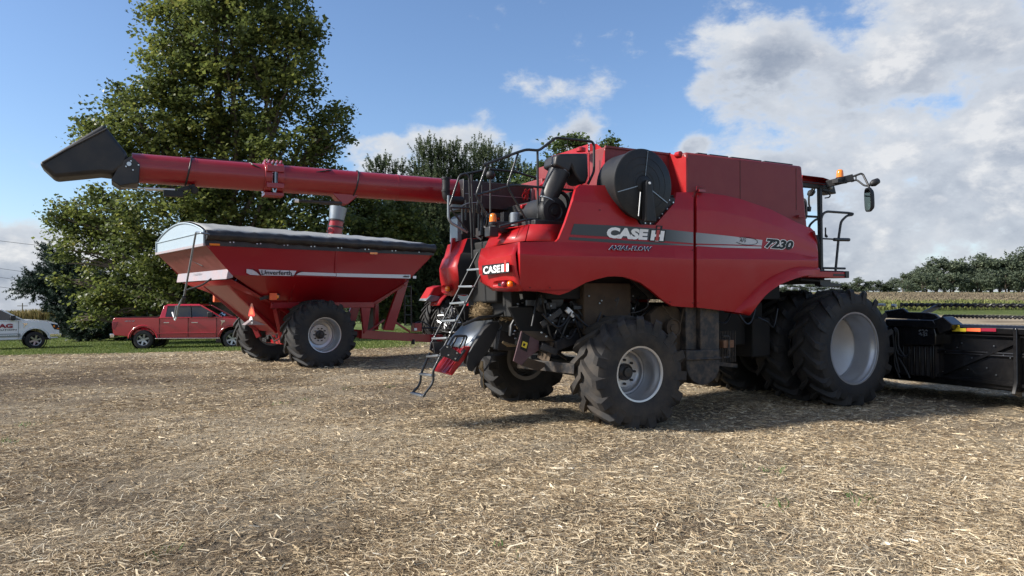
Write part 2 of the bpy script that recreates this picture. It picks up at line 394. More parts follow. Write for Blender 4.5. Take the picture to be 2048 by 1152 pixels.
def grassy_mask(x, y):
    left = sstep(y + wob(x, y)*1.0-.12*np.minimum(0, x+15), 28.2, 30.0) * sstep(-x, 3.0, 6.0)
    # strip of green in front of the bean field and ground behind the machines
    mid = sstep(y + wob(x, y)*1.5, 33, 37) * (1-sstep(x, 9, 14))
    right = sstep(y + wob(x, y)*1.5, 49, 52)
    return np.maximum(np.maximum(left, mid), right)
def dark_patch_mask(x, y):  # darker brown patches at set spots, plus scattered ones
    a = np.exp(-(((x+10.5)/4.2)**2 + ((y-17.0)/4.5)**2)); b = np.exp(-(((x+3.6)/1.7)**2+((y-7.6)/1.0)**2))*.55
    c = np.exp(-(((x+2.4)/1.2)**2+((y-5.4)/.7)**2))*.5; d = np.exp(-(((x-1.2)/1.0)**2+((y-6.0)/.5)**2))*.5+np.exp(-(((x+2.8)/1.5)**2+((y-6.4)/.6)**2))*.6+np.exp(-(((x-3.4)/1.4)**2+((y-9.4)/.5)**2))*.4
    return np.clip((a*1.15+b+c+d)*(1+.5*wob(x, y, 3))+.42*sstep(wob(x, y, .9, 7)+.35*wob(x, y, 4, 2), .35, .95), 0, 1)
def micro(x, y):
    return .018*np.sin(x*2.1+np.sin(y*1.7)*1.3)+.014*np.sin(y*3.1+x*1.9)+.010*np.sin(x*6.3-y*5.1)
def ground_h(x, y):
    d = np.hypot(x, y)
    return gz(x, y) + micro(x, y)*(1-sstep(d, 14, 30))
def build_ground():
    ys = np.concatenate([-60*np.geomspace(1, .04, 10), np.linspace(-2, 3, 8)[1:], np.linspace(3, 26, 180)[1:], np.geomspace(26, 1600, 90)[1:]])
    half = np.concatenate([np.linspace(0, 16, 110), np.geomspace(16, 1600, 60)[1:]])
    xs = np.concatenate([-half[::-1], half[1:]])
    X, Y = np.meshgrid(xs, ys); Z = ground_h(X, Y)
    nx, ny = len(xs), len(ys)
    V = np.stack([X, Y, Z], -1).reshape(-1, 3)
    i = (np.arange(ny-1)[:, None]*nx+np.arange(nx-1)[None]).ravel(); F = np.stack([i, i+1, i+nx+1, i+nx], -1)
    me = bpy.data.meshes.new('ground'); me.vertices.add(len(V)); me.vertices.foreach_set('co', V.astype(np.float32).ravel())
    me.loops.add(F.size); me.loops.foreach_set('vertex_index', F.astype(np.int32).ravel())
    me.polygons.add(len(F)); me.polygons.foreach_set('loop_start', np.arange(0, F.size, 4, dtype=np.int32)); me.update(calc_edges=True)
    me.polygons.foreach_set('use_smooth', np.ones(len(F), bool))
    for nm, f in (('grassy', grassy_mask), ('dark_patch', dark_patch_mask)):
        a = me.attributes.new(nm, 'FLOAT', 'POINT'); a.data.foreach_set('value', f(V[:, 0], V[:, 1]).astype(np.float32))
    o = bpy.data.objects.new('ground', me); COL.objects.link(o); me.materials.append(ground_material()); tag(o, kind='structure')
build_ground()

def frames(n, tilt, rng):
    """random unit vectors a (long axis), b, near the horizontal by tilt"""
    az = rng.uniform(0, 2*np.pi, n); el = rng.normal(0, tilt, n)
    a = np.stack([np.cos(az)*np.cos(el), np.sin(az)*np.cos(el), np.sin(el)], -1)
    r = rng.normal(0, 1, (n, 3)); b = np.cross(a, r); b /= np.linalg.norm(b, axis=1)[:, None]
    return a, b
def straw():
    rng = np.random.default_rng(3)
    n = 520000
    d = 3.6*(32/3.6)**rng.uniform(0, 1, n); th = rng.uniform(R(-44), R(44), n)
    x = d*np.tan(th); y = d.copy()
    keep = (grassy_mask(x, y) < .5) & (rng.uniform(0, 1, n) < .30+.70*sstep(wob(x, y, 3.3, 1)+.7*wob(x, y, 9, 3), -.7, .5))
    keep &= rng.uniform(0, 1, n) > dark_patch_mask(x, y)*.55
    x, y, d = x[keep], y[keep], d[keep]; n = len(x)
    a, b = frames(n, .16, rng)
    b[:, 2] *= .5; b /= np.linalg.norm(b, axis=1)[:, None]
    big = rng.uniform(0, 1, n) < .012
    ln = rng.gamma(2.6, .020, n)*(1+d*.03)+.010; w = rng.uniform(.0008, .0022, n)*(1+d*.11)
    w = np.where(big, w*3.5, w); ln = np.where(big, ln*1.25, ln); ln = np.minimum(ln, .24)
    z = ground_h(x, y) + rng.uniform(.000, .022, n)
    c = np.stack([x, y, z], -1); bend = rng.normal(0, .22, n)[:, None]*ln[:, None]*np.cross(a, np.array([[0, 0, 1.]]))
    p0 = c-a*ln[:, None]/2; p1 = c+bend; p2 = c+a*ln[:, None]/2; hw = b*w[:, None]
    V = np.stack([p0-hw*.6, p1-hw, p1+hw, p0+hw*.6, p1-hw, p2-hw*.5, p2+hw*.5, p1+hw], 1).reshape(-1, 3)
    tone = np.clip(rng.beta(1.7, 1.9, n), 0, 1); tone = np.where(big, np.minimum(1, tone+.2), tone)
    tone *= (1-.35*dark_patch_mask(x, y))*(.80+.20*sstep(wob(x, y, 1.1, 5)+.5*wob(x, y, 5, 2), -.6, .5))
    ms = leafmat('straw', [(0, (.075, .050, .032)), (.22, (.24, .168, .098)), (.5, (.54, .42, .262)), (.8, (.78, .65, .45)), (1, (.86, .78, .61))], .7, .15, .25)
    o = np_mesh('straw_residue', V, 4, ms, np.repeat(tone, 2))
    tag(o, 'loose chopped straw and stalks strewn over the harvested field', 'straw', kind='stuff')
straw()
def long_straw():
    rng = np.random.default_rng(17); n = 22000
    d = 3.8*(14/3.8)**rng.uniform(0, 1, n); th = rng.uniform(R(-42), R(42), n); x = d*np.tan(th); y = d
    k = rng.uniform(0, 1, n) < .15+.85*sstep(wob(x, y, 2.7, 4)+.8*wob(x, y, 7, 1), -.2, .7); x, y, d = x[k], y[k], d[k]; n = len(x)
    az = rng.uniform(0, 2*np.pi, n); ln = rng.uniform(.06, .24, n); cv = rng.normal(0, 1.1, n); w = rng.uniform(.0009, .0021, n); S = 5
    P = []; px_, py_ = x.copy(), y.copy(); a = az-cv/2; lift = rng.uniform(.004, .035, n)
    for i in range(S+1):
        P.append(np.stack([px_, py_, ground_h(px_, py_)+.008+lift*math.sin(math.pi*i/S)], -1)); px_ = px_+np.cos(a)*ln/S; py_ = py_+np.sin(a)*ln/S; a = a+cv/S
    Q = []
    for i in range(S):
        t = P[i+1]-P[i]; s = np.stack([-t[:, 1], t[:, 0], rng.normal(0, .3, n)*ln/S], -1); s /= np.linalg.norm(s, axis=1)[:, None]; s *= w[:, None]
        Q.append(np.stack([P[i]-s, P[i+1]-s, P[i+1]+s, P[i]+s], 1))
    V = np.stack(Q, 1).reshape(-1, 3); tone = np.clip(rng.beta(2.6, 1.3, n), 0, 1)
    # broad chips of split stalk
    m = 5200; cd = 3.8*(20/3.8)**rng.uniform(0, 1, m); ct = rng.uniform(R(-42), R(42), m); cx = cd*np.tan(ct); cy = cd; aa, bb = frames(m, .2, rng); bb[:, 2] *= .4
    c = np.stack([cx, cy, ground_h(cx, cy)+.022], -1); l2 = rng.uniform(.015, .06, m)[:, None]; w2 = rng.uniform(.003, .010, m)[:, None]
    V2 = np.stack([c-aa*l2-bb*w2, c+aa*l2-bb*w2*.6, c+aa*l2*.9+bb*w2, c-aa*l2*.8+bb*w2*.7], 1).reshape(-1, 3)
    o = np_mesh('straw_strands', np.concatenate([V, V2]), 4, bpy.data.materials['straw'], np.concatenate([np.repeat(tone, S), rng.beta(1.8, 1.9, m)]))
    tag(o, 'longer pale curled stalks and split chips on top of the chopped straw', 'straw', kind='stuff')
long_straw()
def lawn():
    rng = np.random.default_rng(5); n = 150000
    d = 27.5*(75/27.5)**(rng.uniform(0, 1, n)**1.3); th = rng.uniform(R(-38), R(-4), n)
    x = d*np.tan(th); y = d
    k = rng.uniform(0, 1, n) < grassy_mask(x, y)*.95; x, y = x[k], y[k]; n = len(x)
    z = ground_h(x, y); az = rng.uniform(0, 2*np.pi, n); w = rng.uniform(.008, .02, n)*(y/30); h = rng.uniform(.03, .085, n)
    side = np.stack([np.cos(az), np.sin(az), np.zeros(n)], -1)*w[:, None]
    base = np.stack([x, y, z-.01], -1); tip = base+np.stack([rng.normal(0, .02, n), rng.normal(0, .02, n), h], -1)
    V = np.stack([base-side, base+side, tip], 1).reshape(-1, 3)
    mg = leafmat('grass_blades', [(0, (.06, .10, .022)), (.6, (.15, .20, .045)), (.88, (.26, .29, .08)), (1, (.42, .38, .18))], .6, .3)
    tag(np_mesh('lawn_grass', V, 3, mg, np.clip(rng.beta(2, 2, n)+.18*wob(x, y, .8, 2), 0, 1)), 'short green grass growing round the parked pickups', 'grass', kind='stuff')
lawn()
def sprouts():
    rng = np.random.default_rng(8); V = []; T = []
    for (px, py) in [(1775/2.55+0, 778), (610, 800), (560, 808), (20, 885), (1545, 945), (1560, 1010), (325, 1105), (1005, 1110), (775, 775), (60, 850), (1720, 1000)]:
        r = ray(px, py); t = -CAMZ/r.z; c = Vector((0, 0, CAMZ))+r*t
        for k in range(26):
            a = rng.uniform(0, 6.28); b = Vector((math.cos(a), math.sin(a), rng.uniform(.5, 1.4)))*rng.uniform(.02, .06)
            o = c+Vector((rng.normal(0, .09), rng.normal(0, .09), .005)); s = Vector((-math.sin(a), math.cos(a), 0))*.006
            V += [o-s, o+s, o+b]; T.append(rng.uniform(.2, .7))
    mg = leafmat('sprout_leaves', [(0, (.05, .12, .03)), (1, (.14, .25, .06))], .6, .3)
    tag(np_mesh('weed_seedlings', np.array(V), 3, mg, np.array(T)), 'small green weed seedlings among the straw', 'weeds', kind='stuff')
sprouts()

# ------------------------------------------------------------------ crops
def crop(name, label, cat, n, yr, thr, hr, wr, stops, upright, seed, curve=1.0):
    rng = np.random.default_rng(seed)
    y = yr[0]+(yr[1]-yr[0])*rng.uniform(0, 1, n)**curve; th = rng.uniform(R(thr[0]), R(thr[1]), n); x = y*np.tan(th)
    y = y+wob(x, y, .3)*1.5
    z = gz(x, y); h = rng.uniform(*hr, n); az = rng.uniform(0, 2*np.pi, n); w = rng.uniform(*wr, n)
    top = z+h*(1+.12*wob(x, y, .5))
    lo = np.where(rng.uniform(0, 1, n) < upright, z, top-rng.uniform(.15, .5, n)*h)
    s = np.stack([np.cos(az), np.sin(az), np.zeros(n)], -1)*w[:, None]
    lean = np.stack([rng.normal(0, .25, n)*h*.5, rng.normal(0, .25, n)*h*.5, np.zeros(n)], -1)
    b = np.stack([x, y, lo], -1); t = np.stack([x, y, top], -1)+lean
    m_ = (b+t)/2+s*1.2
    V = np.stack([b-s*.4, m_, t, (b+t)/2-s], 1).reshape(-1, 3)
    tone = np.clip(rng.beta(2, 2, n)*.6+.2+.14*wob(x, y, .25, 4)+.25*((top-z)/np.max(hr)-.7), 0, 1)
    m_ = leafmat(name+'_leaves', stops, .75, .25)
    tag(np_mesh(name, V, 4, m_, tone), label, cat, kind='stuff')
crop('corn_field', 'dry yellow brown standing corn behind the lawn', 'corn', 60000, (66, 84), (-40, -22), (1.9, 2.7), (.03, .08),
     [(0, (.07, .055, .025)), (.4, (.17, .13, .055)), (.7, (.30, .23, .10)), (1, (.16, .18, .06))], .5, 11, 1.6)
crop('bean_field', 'ripening brown bean crop below the far woods', 'crop', 150000, (64, 136), (6, 40), (.40, .72), (.03, .10),
     [(0, (.09, .07, .045)), (.45, (.20, .155, .105)), (.8, (.28, .23, .14)), (1, (.20, .20, .08))], .5, 12, 1.5)
crop('field_edge_weeds', 'green and yellow weeds along the bean field edge', 'weeds', 12000, (60, 65), (6, 40), (.2, .8), (.03, .09),
     [(0, (.06, .075, .025)), (.5, (.14, .16, .05)), (.8, (.27, .27, .09)), (1, (.38, .35, .16))], .5, 13)

# ------------------------------------------------------------------ trees
def leaf_quads(C, size, rng, flat=.6):
    n = len(C); nrm = rng.normal(0, 1, (n, 3)); nrm[:, 2] = np.abs(nrm[:, 2])+flat; nrm /= np.linalg.norm(nrm, axis=1)[:, None]
    a = np.cross(nrm, rng.normal(0, 1, (n, 3))); a /= np.linalg.norm(a, axis=1)[:, None]; b = np.cross(nrm, a)
    s = (size*rng.uniform(.65, 1.3, n))[:, None]
    fold = nrm*s*.12
    return np.stack([C-a*s*.5, C-b*s*.42-a*s*.05+fold, C+a*s*.5, C+b*s*.42-a*s*.05+fold], 1).reshape(-1, 3)
def clumps(lobes, per, rng, shell=.55):
    """lobes: (centre Vector, rx, ry, rz) -> clump centres, most near the lobe's surface"""
    out = []; own = []
    for li, (c, rx, ry, rz) in enumerate(lobes):
        n = max(4, int(per*(rx*ry+rx*rz+ry*rz)/3))
        v = rng.normal(0, 1, (n, 3)); v /= np.linalg.norm(v, axis=1)[:, None]
        r = 1-shell*rng.uniform(0, 1, n)**1.6; r *= 1+rng.normal(0, .07, n)
        out.append(np.array(c)[None]+v*r[:, None]*np.array([[rx, ry, rz]])); own += [li]*n
    return np.concatenate(out), np.array(own)
def px_lobes(L, depth, flat=.8, ddep=1.0):
    out = []
    for l in L:
        px, py, r = l[:3]; dd = l[3] if len(l) > 3 else random.uniform(-.5, .5)*ddep
        D = depth+dd; rm = r*D/FPX; out.append((W(px, py, D), rm, rm*flat, rm*(l[4] if len(l) > 4 else .92)))
    return out
def limb(mb, a, b, r0, r1, sag=.1, n=7):
    a = Vector(a); b = Vector(b); L_ = (b-a).length
    pts = []; 
    for i in range(n+1):
        t = i/n; p = a.lerp(b, t)+Vector((math.sin(t*5+a.x)*.05*L_, math.cos(t*4+b.x)*.05*L_, math.sin(t*math.pi)*sag*L_))*(1 if 0 < t < 1 else 0)
        pts.append(p)
    mb.tube(pts, [r0+(r1-r0)*i/n for i in range(n+1)], 7)
def broadleaf(name, label, base, lobes, m, leaf, per_clump, per, trunk_r, fork=.25, seed=1, spread=.42, group=None, barkm='bark', rootz=None):
    rng = np.random.default_rng(seed); random.seed(seed)
    root = empty(name, base); tag(root, label, 'tree', group)
    b = Vector(base); lob = [(Vector(c)-b, rx, ry, rz) for c, rx, ry, rz in lobes]
    C, own = clumps(lob, per, rng)
    k = rng.poisson(per_clump, len(C)); idx = np.repeat(np.arange(len(C)), k)
    sp = rng.uniform(.6, 1.25, len(C))*spread
    P = C[idx]+rng.normal(0, 1, (len(idx), 3))*sp[idx][:, None]*np.array([[1, 1, .62]])
    P = P[P[:, 2] > .3]
    idx = idx[:len(P)]
    tone_c = rng.uniform(0, 1, len(C)); tone = np.clip(.5*tone_c[idx[:len(P)]]+.5*rng.beta(2, 2, len(P)), 0, 1)
    o = np_mesh('crown', leaf_quads(P, np.full(len(P), leaf), rng), 4, m, tone, root)
    mb = MB(); top = max(l[0].z for l in lob); cx = sum(l[0].x*l[1] for l in lob)/sum(l[1] for l in lob)
    f = Vector((cx*.2, 0, top*fork)); ax = [Vector((0, 0, -.2)), f*.5+Vector((.1, 0, 0)), f, Vector((cx*.6, .3, top*.55)), Vector((cx*.9, 0, top*.95))]
    pth = catmull(ax, 6); mb.tube(pth, [trunk_r*(1.25 if i == 0 else 1)*(1-i/(len(pth)-1))**.8+.04 for i in range(len(pth))], 12)
    for (c, rx, ry, rz) in lob:
        t = min(.9, max(.12, (c.z-rz*.7)/max(top, .1)*.8)); a = pth[int(t*(len(pth)-1))]
        limb(mb, a, c, trunk_r*.38*(1-t*.5), .03)
        for q in range(4):
            v = Vector(rng.normal(0, 1, 3)); v.normalize(); e = c+Vector((v.x*rx, v.y*ry, v.z*rz))*.85; limb(mb, a.lerp(c, .7), e, .07*trunk_r/.35, .012, .05, 4)
    mb.build('trunk', M[barkm], root, smooth=60)
    return root
SYC = leafmat('sycamore_leaves', [(0, (.050, .072, .024)), (.4, (.096, .124, .036)), (.72, (.17, .20, .05)), (.9, (.27, .27, .065)), (1, (.36, .30, .08))], .45, .5, .5)
syc = [(470, 50, 150), (570, 90, 82), (395, 60, 100), (612, 60, 42), (450, -90, 140), (340, 150, 85), (585, 175, 62), (440, 200, 125), (655, 262, 48), (675, 240, 30), (300, 260, 100),
       (215, 262, 55), (185, 280, 34), (420, 330, 150), (570, 300, 85), (640, 320, 40), (120, 425, 30), (160, 450, 50), (220, 440, 80), (135, 500, 36), (250, 540, 90),
       (350, 470, 130), (480, 430, 120), (590, 440, 80), (340, 590, 75), (230, 590, 50), (185, 595, 30), (165, 640, 18, 0), (430, 590, 75), (560, 540, 70), (650, 450, 60), (640, 560, 60), (250, 200, 30), (120, 560, 12)]
broadleaf('sycamore_tree', 'tall broad sycamore with yellowing green leaves towering behind the grain cart', tuple(W(455, 600, 39).xy)+(float(gz(-15, 39))-.1,),
          px_lobes(syc, 39, .8, 3), SYC, .205, 54, 17, .55, seed=21, spread=.34)
MAP = leafmat('maple_leaves', [(0, (.045, .075, .024)), (.5, (.090, .13, .042)), (.9, (.15, .20, .07)), (1, (.22, .27, .10))], .5, .35)
map_l = [(1140, 300, 38), (1160, 340, 55), (1105, 345, 38), (1060, 365, 34), (1210, 305, 26), (1235, 320, 30), (1200, 360, 50), (1100, 420, 60), (1170, 430, 60), (1150, 278, 16), (1225, 285, 10), (1060, 430, 50), (1040, 480, 40)]
broadleaf('maple_tree', 'leafy green tree rising directly behind the combine engine deck', tuple(W(1130, 600, 47).xy)+(0,),
          px_lobes(map_l, 47, .8, 2), MAP, .22, 34, 30, .3, seed=22, spread=.3)
ash_l = [(730, 420, 55), (690, 480, 60), (760, 470, 60), (690, 400, 40), (800, 430, 45), (720, 550, 70), (770, 590, 50), (830, 480, 45)]
broadleaf('ash_tree', 'mid sized leafy tree between the sycamore and the pines', tuple(W(740, 600, 43).xy)+(0,),
          px_lobes(ash_l, 43, .8, 2), SYC, .22, 38, 30, .25, seed=23, spread=.34)

def conifer(name, label, base, top, rpx, depth, m, seed, lobes, dens=1.0, up=.75, group=None, nl=.16):
    rng = np.random.default_rng(seed); random.seed(seed)
    root = empty(name, base); tag(root, label, 'tree', group); b = Vector(base)
    lob = [(Vector(c)-b, rx, ry, rz) for c, rx, ry, rz in px_lobes(lobes, depth, .85, 1.5)]
    C, own = clumps(lob, 62*dens, rng, .85); C = C[C[:, 2] > .2]
    n = len(C); cen = np.array([lob[i][0] for i in own])[:n]
    out = C-cen; out /= np.linalg.norm(out, axis=1)[:, None]+1e-6; out[:, 2] *= .5
    D = out*(1-up)+np.array([[0, 0, up]])+rng.normal(0, .16, (n, 3)); D /= np.linalg.norm(D, axis=1)[:, None]
    Ls = rng.uniform(.45, 1.05, n); q = 46
    ii = np.repeat(np.arange(n), q); t = rng.uniform(0, 1, len(ii))
    B = C[ii]+D[ii]*(t*Ls[ii])[:, None]
    rv = rng.normal(0, 1, (len(ii), 3)); rv -= D[ii]*np.sum(rv*D[ii], 1)[:, None]; rv /= np.linalg.norm(rv, axis=1)[:, None]
    nd = D[ii]*rng.uniform(.3, .9, len(ii))[:, None]+rv; nd /= np.linalg.norm(nd, axis=1)[:, None]
    tip = B+nd*(nl*(1.25-.6*t)*rng.uniform(.8, 1.4, len(ii)))[:, None]
    s = np.cross(nd, rng.normal(0, 1, (len(ii), 3))); s /= np.linalg.norm(s, axis=1)[:, None]; s *= .028
    V = np.stack([B-s, B+s, tip], 1).reshape(-1, 3)
    tc = rng.uniform(0, 1, n); tone = np.clip(tc[ii]*.5+rng.uniform(0, .5, len(ii))+.15*(t-.5), 0, 1)
    np_mesh('crown', V, 3, m, tone, root)
    mb = MB(); H = (top-b.z); mb.tube([(0, 0, -.2), (.05, 0, H*.4), (0, .05, H*.75), (0, 0, H)], [H*.018+.05, H*.014, H*.008, .02], 9)
    for c in C[::14]:
        a = Vector((0, 0, max(.4, min(H*.97, c[2]-.25*math.hypot(c[0], c[1]))))); mb.tube([a, Vector(c)*.5+a*.5-Vector((0, 0, .05)), Vector(c)], [.035, .022, .01], 4, caps=False)
    mb.build('trunk', M['darkbark'], root, smooth=60, merge=False)
    return root
PINE = leafmat('pine_needles', [(0, (.036, .056, .026)), (.5, (.082, .112, .054)), (.85, (.14, .175, .08)), (1, (.18, .15, .07))], .6, .3)
SPR = leafmat('spruce_needles', [(0, (.018, .034, .026)), (.6, (.038, .064, .046)), (1, (.075, .105, .068))], .6, .2)
def cone(px, top, bot, w, n=9):
    L_ = [(px, top+8, 7, 0)]
    for i in range(n):
        t = (i+.6)/n; y = top+(bot-top)*t; r = w*(.25+.75*t)*.5
        for s in (-1, 0, 1): L_.append((px+s*r*1.0+random.uniform(-6, 6), y+random.uniform(-8, 8), r*.78+5))
    return L_
pines = [('slender pine with a thin spire above the cart tarp', 770, 322, 640, 120, 50), ('bushy pine with upright tips left of the exhaust', 882, 290, 640, 190, 52),
         ('pine behind the ladder handrails with many candles', 972, 296, 640, 150, 53), ('small pine low between auger and maple', 1035, 330, 640, 120, 55),
         ('dense dark pine filling the gap above the tractor', 842, 372, 650, 170, 46), ('low dark pine behind the cart tongue', 930, 420, 650, 130, 47)]
for i, (lab, px, top, bot, w, dep) in enumerate(pines):
    random.seed(40+i); b = W(px, 600, dep)
    conifer('pine_tree', lab, (b.x, b.y, 0), W(px, top, dep).z, 0, dep, PINE, 50+i, cone(px, top, bot, w), 1.15 if i < 4 else 1.5, .8 if i < 4 else .5, 'pines behind the grain cart')
b = W(160, 600, 47)
conifer('spruce_tree', 'dark drooping evergreen with a long low limb left of the sycamore', (b.x, b.y, float(gz(b.x, b.y))-.1), W(120, 495, 47).z, 0, 47, SPR, 61,
        [(110, 515, 18), (125, 540, 26), (100, 560, 26), (70, 575, 24), (50, 572, 12), (150, 560, 34), (180, 590, 45), (120, 590, 26), (150, 620, 40), (110, 617, 12), (210, 630, 45), (180, 650, 40), (240, 600, 50), (260, 640, 45), (300, 640, 45), (330, 600, 50), (100, 500, 8), (140, 645, 20)], 3.6, .25, nl=.17)
for i, (px, dep, top) in enumerate([(345, 56, 600), (420, 58, 590), (560, 57, 560), (300, 54, 610), (480, 56, 580), (230, 55, 612)]):
    b = W(px, 600, dep); random.seed(90+i)
    conifer('spruce_tree', ['dark evergreen half hidden behind the red pickup bed', 'dark evergreen behind the red pickup cab', 'dark evergreen behind the cart rear wheel', 'low dark evergreen above the tail of the red pickup', 'dark evergreen behind the red pickup hood', 'low dark evergreen between the two pickups'][i], (b.x, b.y, float(gz(b.x, b.y))-.1), W(px, top, dep).z, 0, dep, SPR, 70+i,
            cone(px, top, 668, 120, 5), 1.6, .3, 'dark evergreens behind the pickup', nl=.16)

# far woods: each tree its own crown and trunk, a few shapes reused at other sizes
FAR = leafmat('hazed_far_leaves', [(0, (.075, .098, .070)), (.5, (.115, .142, .092)), (.85, (.165, .195, .115)), (1, (.21, .23, .13))], .7, .3)  # leaf colours paled to stand in for distance haze
def far_protos():
    out = []
    for k in range(5):
        rng = np.random.default_rng(200+k); lob = []
        wide = [1, 1.15, .8, 1.0, .7][k]
        for j in range(13):
            h = rng.uniform(.2, .92); a = rng.uniform(0, 6.28); rr = (.34*math.sin(min(1, h*1.15)*math.pi*.85+.25))*wide
            lob.append((Vector((math.cos(a)*rr, math.sin(a)*rr*.8, h)), .17*wide, .16*wide, .13))
        C, own = clumps([(c*1.0, rx, ry, rz) for c, rx, ry, rz in lob], 900, rng, .6)
        idx = np.repeat(np.arange(len(C)), 14); P = C[idx]+rng.normal(0, .028, (len(idx), 3)); P = P[P[:, 2] > .02]
        tc = rng.uniform(0, 1, len(C)); V = leaf_quads(P, np.full(len(P), .043), rng, .5)
        r = empty('woodland_tree', (0, 0, 0)); np_mesh('crown', V, 4, FAR, np.clip(.55*tc[idx[:len(P)]]+.45*rng.uniform(0, 1, len(P)), 0, 1), r)
        mb = MB(); mb.tube([(0, 0, -.03), (.01, 0, .3), (0, 0, .8)], [.03, .02, .006], 6)
        for j in range(6): limb(mb, (0, 0, .25+.07*j), lob[j][0], .01, .003, .05, 3)
        mb.build('trunk', M['bark'], r); out.append(r)
    return out
protos = far_protos(); used = set()
woods = []   # px, top py, depth
for i, (px, top) in enumerate([(1702, 562), (1716, 556), (1733, 566), (1747, 558), (1762, 561), (1778, 560), (1792, 557), (1806, 545), (1822, 541), (1836, 533), (1853, 521), (1871, 519), (1889, 514), (1906, 512), (1925, 516), (1943, 520),
                               (1962, 511), (1981, 514), (2000, 507), (2018, 504), (2037, 502), (2058, 500), (2080, 498), (2105, 500), (2135, 503)]):
    woods.append((px, top, 300 if i < 7 else 272))
for i, (px, top) in enumerate([(1815, 560), (1845, 549), (1875, 545), (1902, 540), (1930, 548), (1955, 545), (1985, 541), (2012, 538), (2045, 535), (2075, 532)]): woods.append((px, top, 250))
for i, (px, top) in enumerate([(1560, 574), (1580, 568), (1600, 570), (1622, 565), (1645, 569), (1668, 560), (1686, 566), (1350, 570), (1390, 572), (1430, 570), (1480, 573), (1520, 570)]): woods.append((px, top, 300))
pos_words = ['thin pale tree', 'airy tree', 'small dark round tree', 'short bushy tree', 'slim tree', 'low tree', 'grey green tree', 'spreading tree', 'open branched tree', 'stepping up tree']
ordn = ['first', 'second', 'third', 'fourth', 'fifth', 'sixth', 'seventh', 'eighth', 'ninth', 'tenth', 'eleventh', 'twelfth', 'thirteenth', 'fourteenth', 'fifteenth', 'sixteenth', 'seventeenth', 'eighteenth']
for i, (px, top, dep) in enumerate(woods):
    k = i % 5; src = protos[k]; b = W(px, 600, dep); z = float(gz(b.x, b.y))-.3; H = W(px, top, dep).z-z
    if k in used:
        r = src.copy(); COL.objects.link(r)
        for ch in list(src.children): c = ch.copy(); COL.objects.link(c); c.parent = r
    else: r = src; used.add(k)
    wd = H*random.uniform(.95, 1.25) if i < 25 else H*1.3
    if i < 7 or i >= 35: wd = max(H*1.0, 9)
    r.location = (b.x, b.y, z); r.scale = (wd, wd, H); r.rotation_euler = (0, 0, random.uniform(0, 6.28))
    if i < 7: lab = ordn[i]+' from the left of the short pale trees beside the rising wood'
    elif i < 25: lab = ordn[i-7]+' tall tree from the left on the skyline of the far wood'
    elif i < 35: lab = ordn[i-25]+' lower tree from the left at the front edge of the far wood'
    elif i < 42: lab = ordn[i-35]+' low distant tree from the left seen between cab platform and front wheels'
    else: lab = ordn[i-42]+' distant tree from the left hidden mostly behind the combine body'
    tag(r, lab, 'tree', 'trees of the far wood')
# power line on the left with its posts
def pole_at(px, py_top, dep, lab, arms=True, parent=None):
    b = W(px, 600, dep); g = float(gz(b.x, b.y)); t = W(px, py_top, dep).z
    r = empty('utility_pole', (b.x, b.y, g)); tag(r, lab, 'pole', 'utility poles')
    mb = MB(); mb.tube([(0, 0, -.3), (0, 0, t-g)], [.16, .10], 10); mb.build('post', M['pole'], r)
    mb = MB(); mb.box(-1.1, 1.1, -.06, .06, t-g-.7, t-g-.55); mb.build('crossarm', M['pole'], r)
    return Vector((b.x, b.y, t-.5))
pole_at(45, 606, 160, 'thin distant utility pole above the corn field')
def wire(a, b, lab, sag=.5):
    mb = MB(); pts = [Vector(a).lerp(Vector(b), t/12)-Vector((0, 0, sag*math.sin(math.pi*t/12))) for t in range(13)]
    mb.tube(pts, .018, 5); tag(mb.build('power_line', M['wire'], None), lab, 'wire', 'power lines on the left')
wire(W(-200, 452, 60), W(330, 505, 75), 'highest of the thin wires crossing the sky on the left')
wire(W(-200, 505, 70), W(330, 568, 90), 'upper middle wire crossing the sky above the evergreen limb')
wire(W(-200, 520, 70), W(330, 590, 90), 'lower middle wire crossing the sky towards the evergreen')
wire(W(-200, 545, 70), W(330, 600, 90), 'lowest wire sloping down behind the evergreen limb')
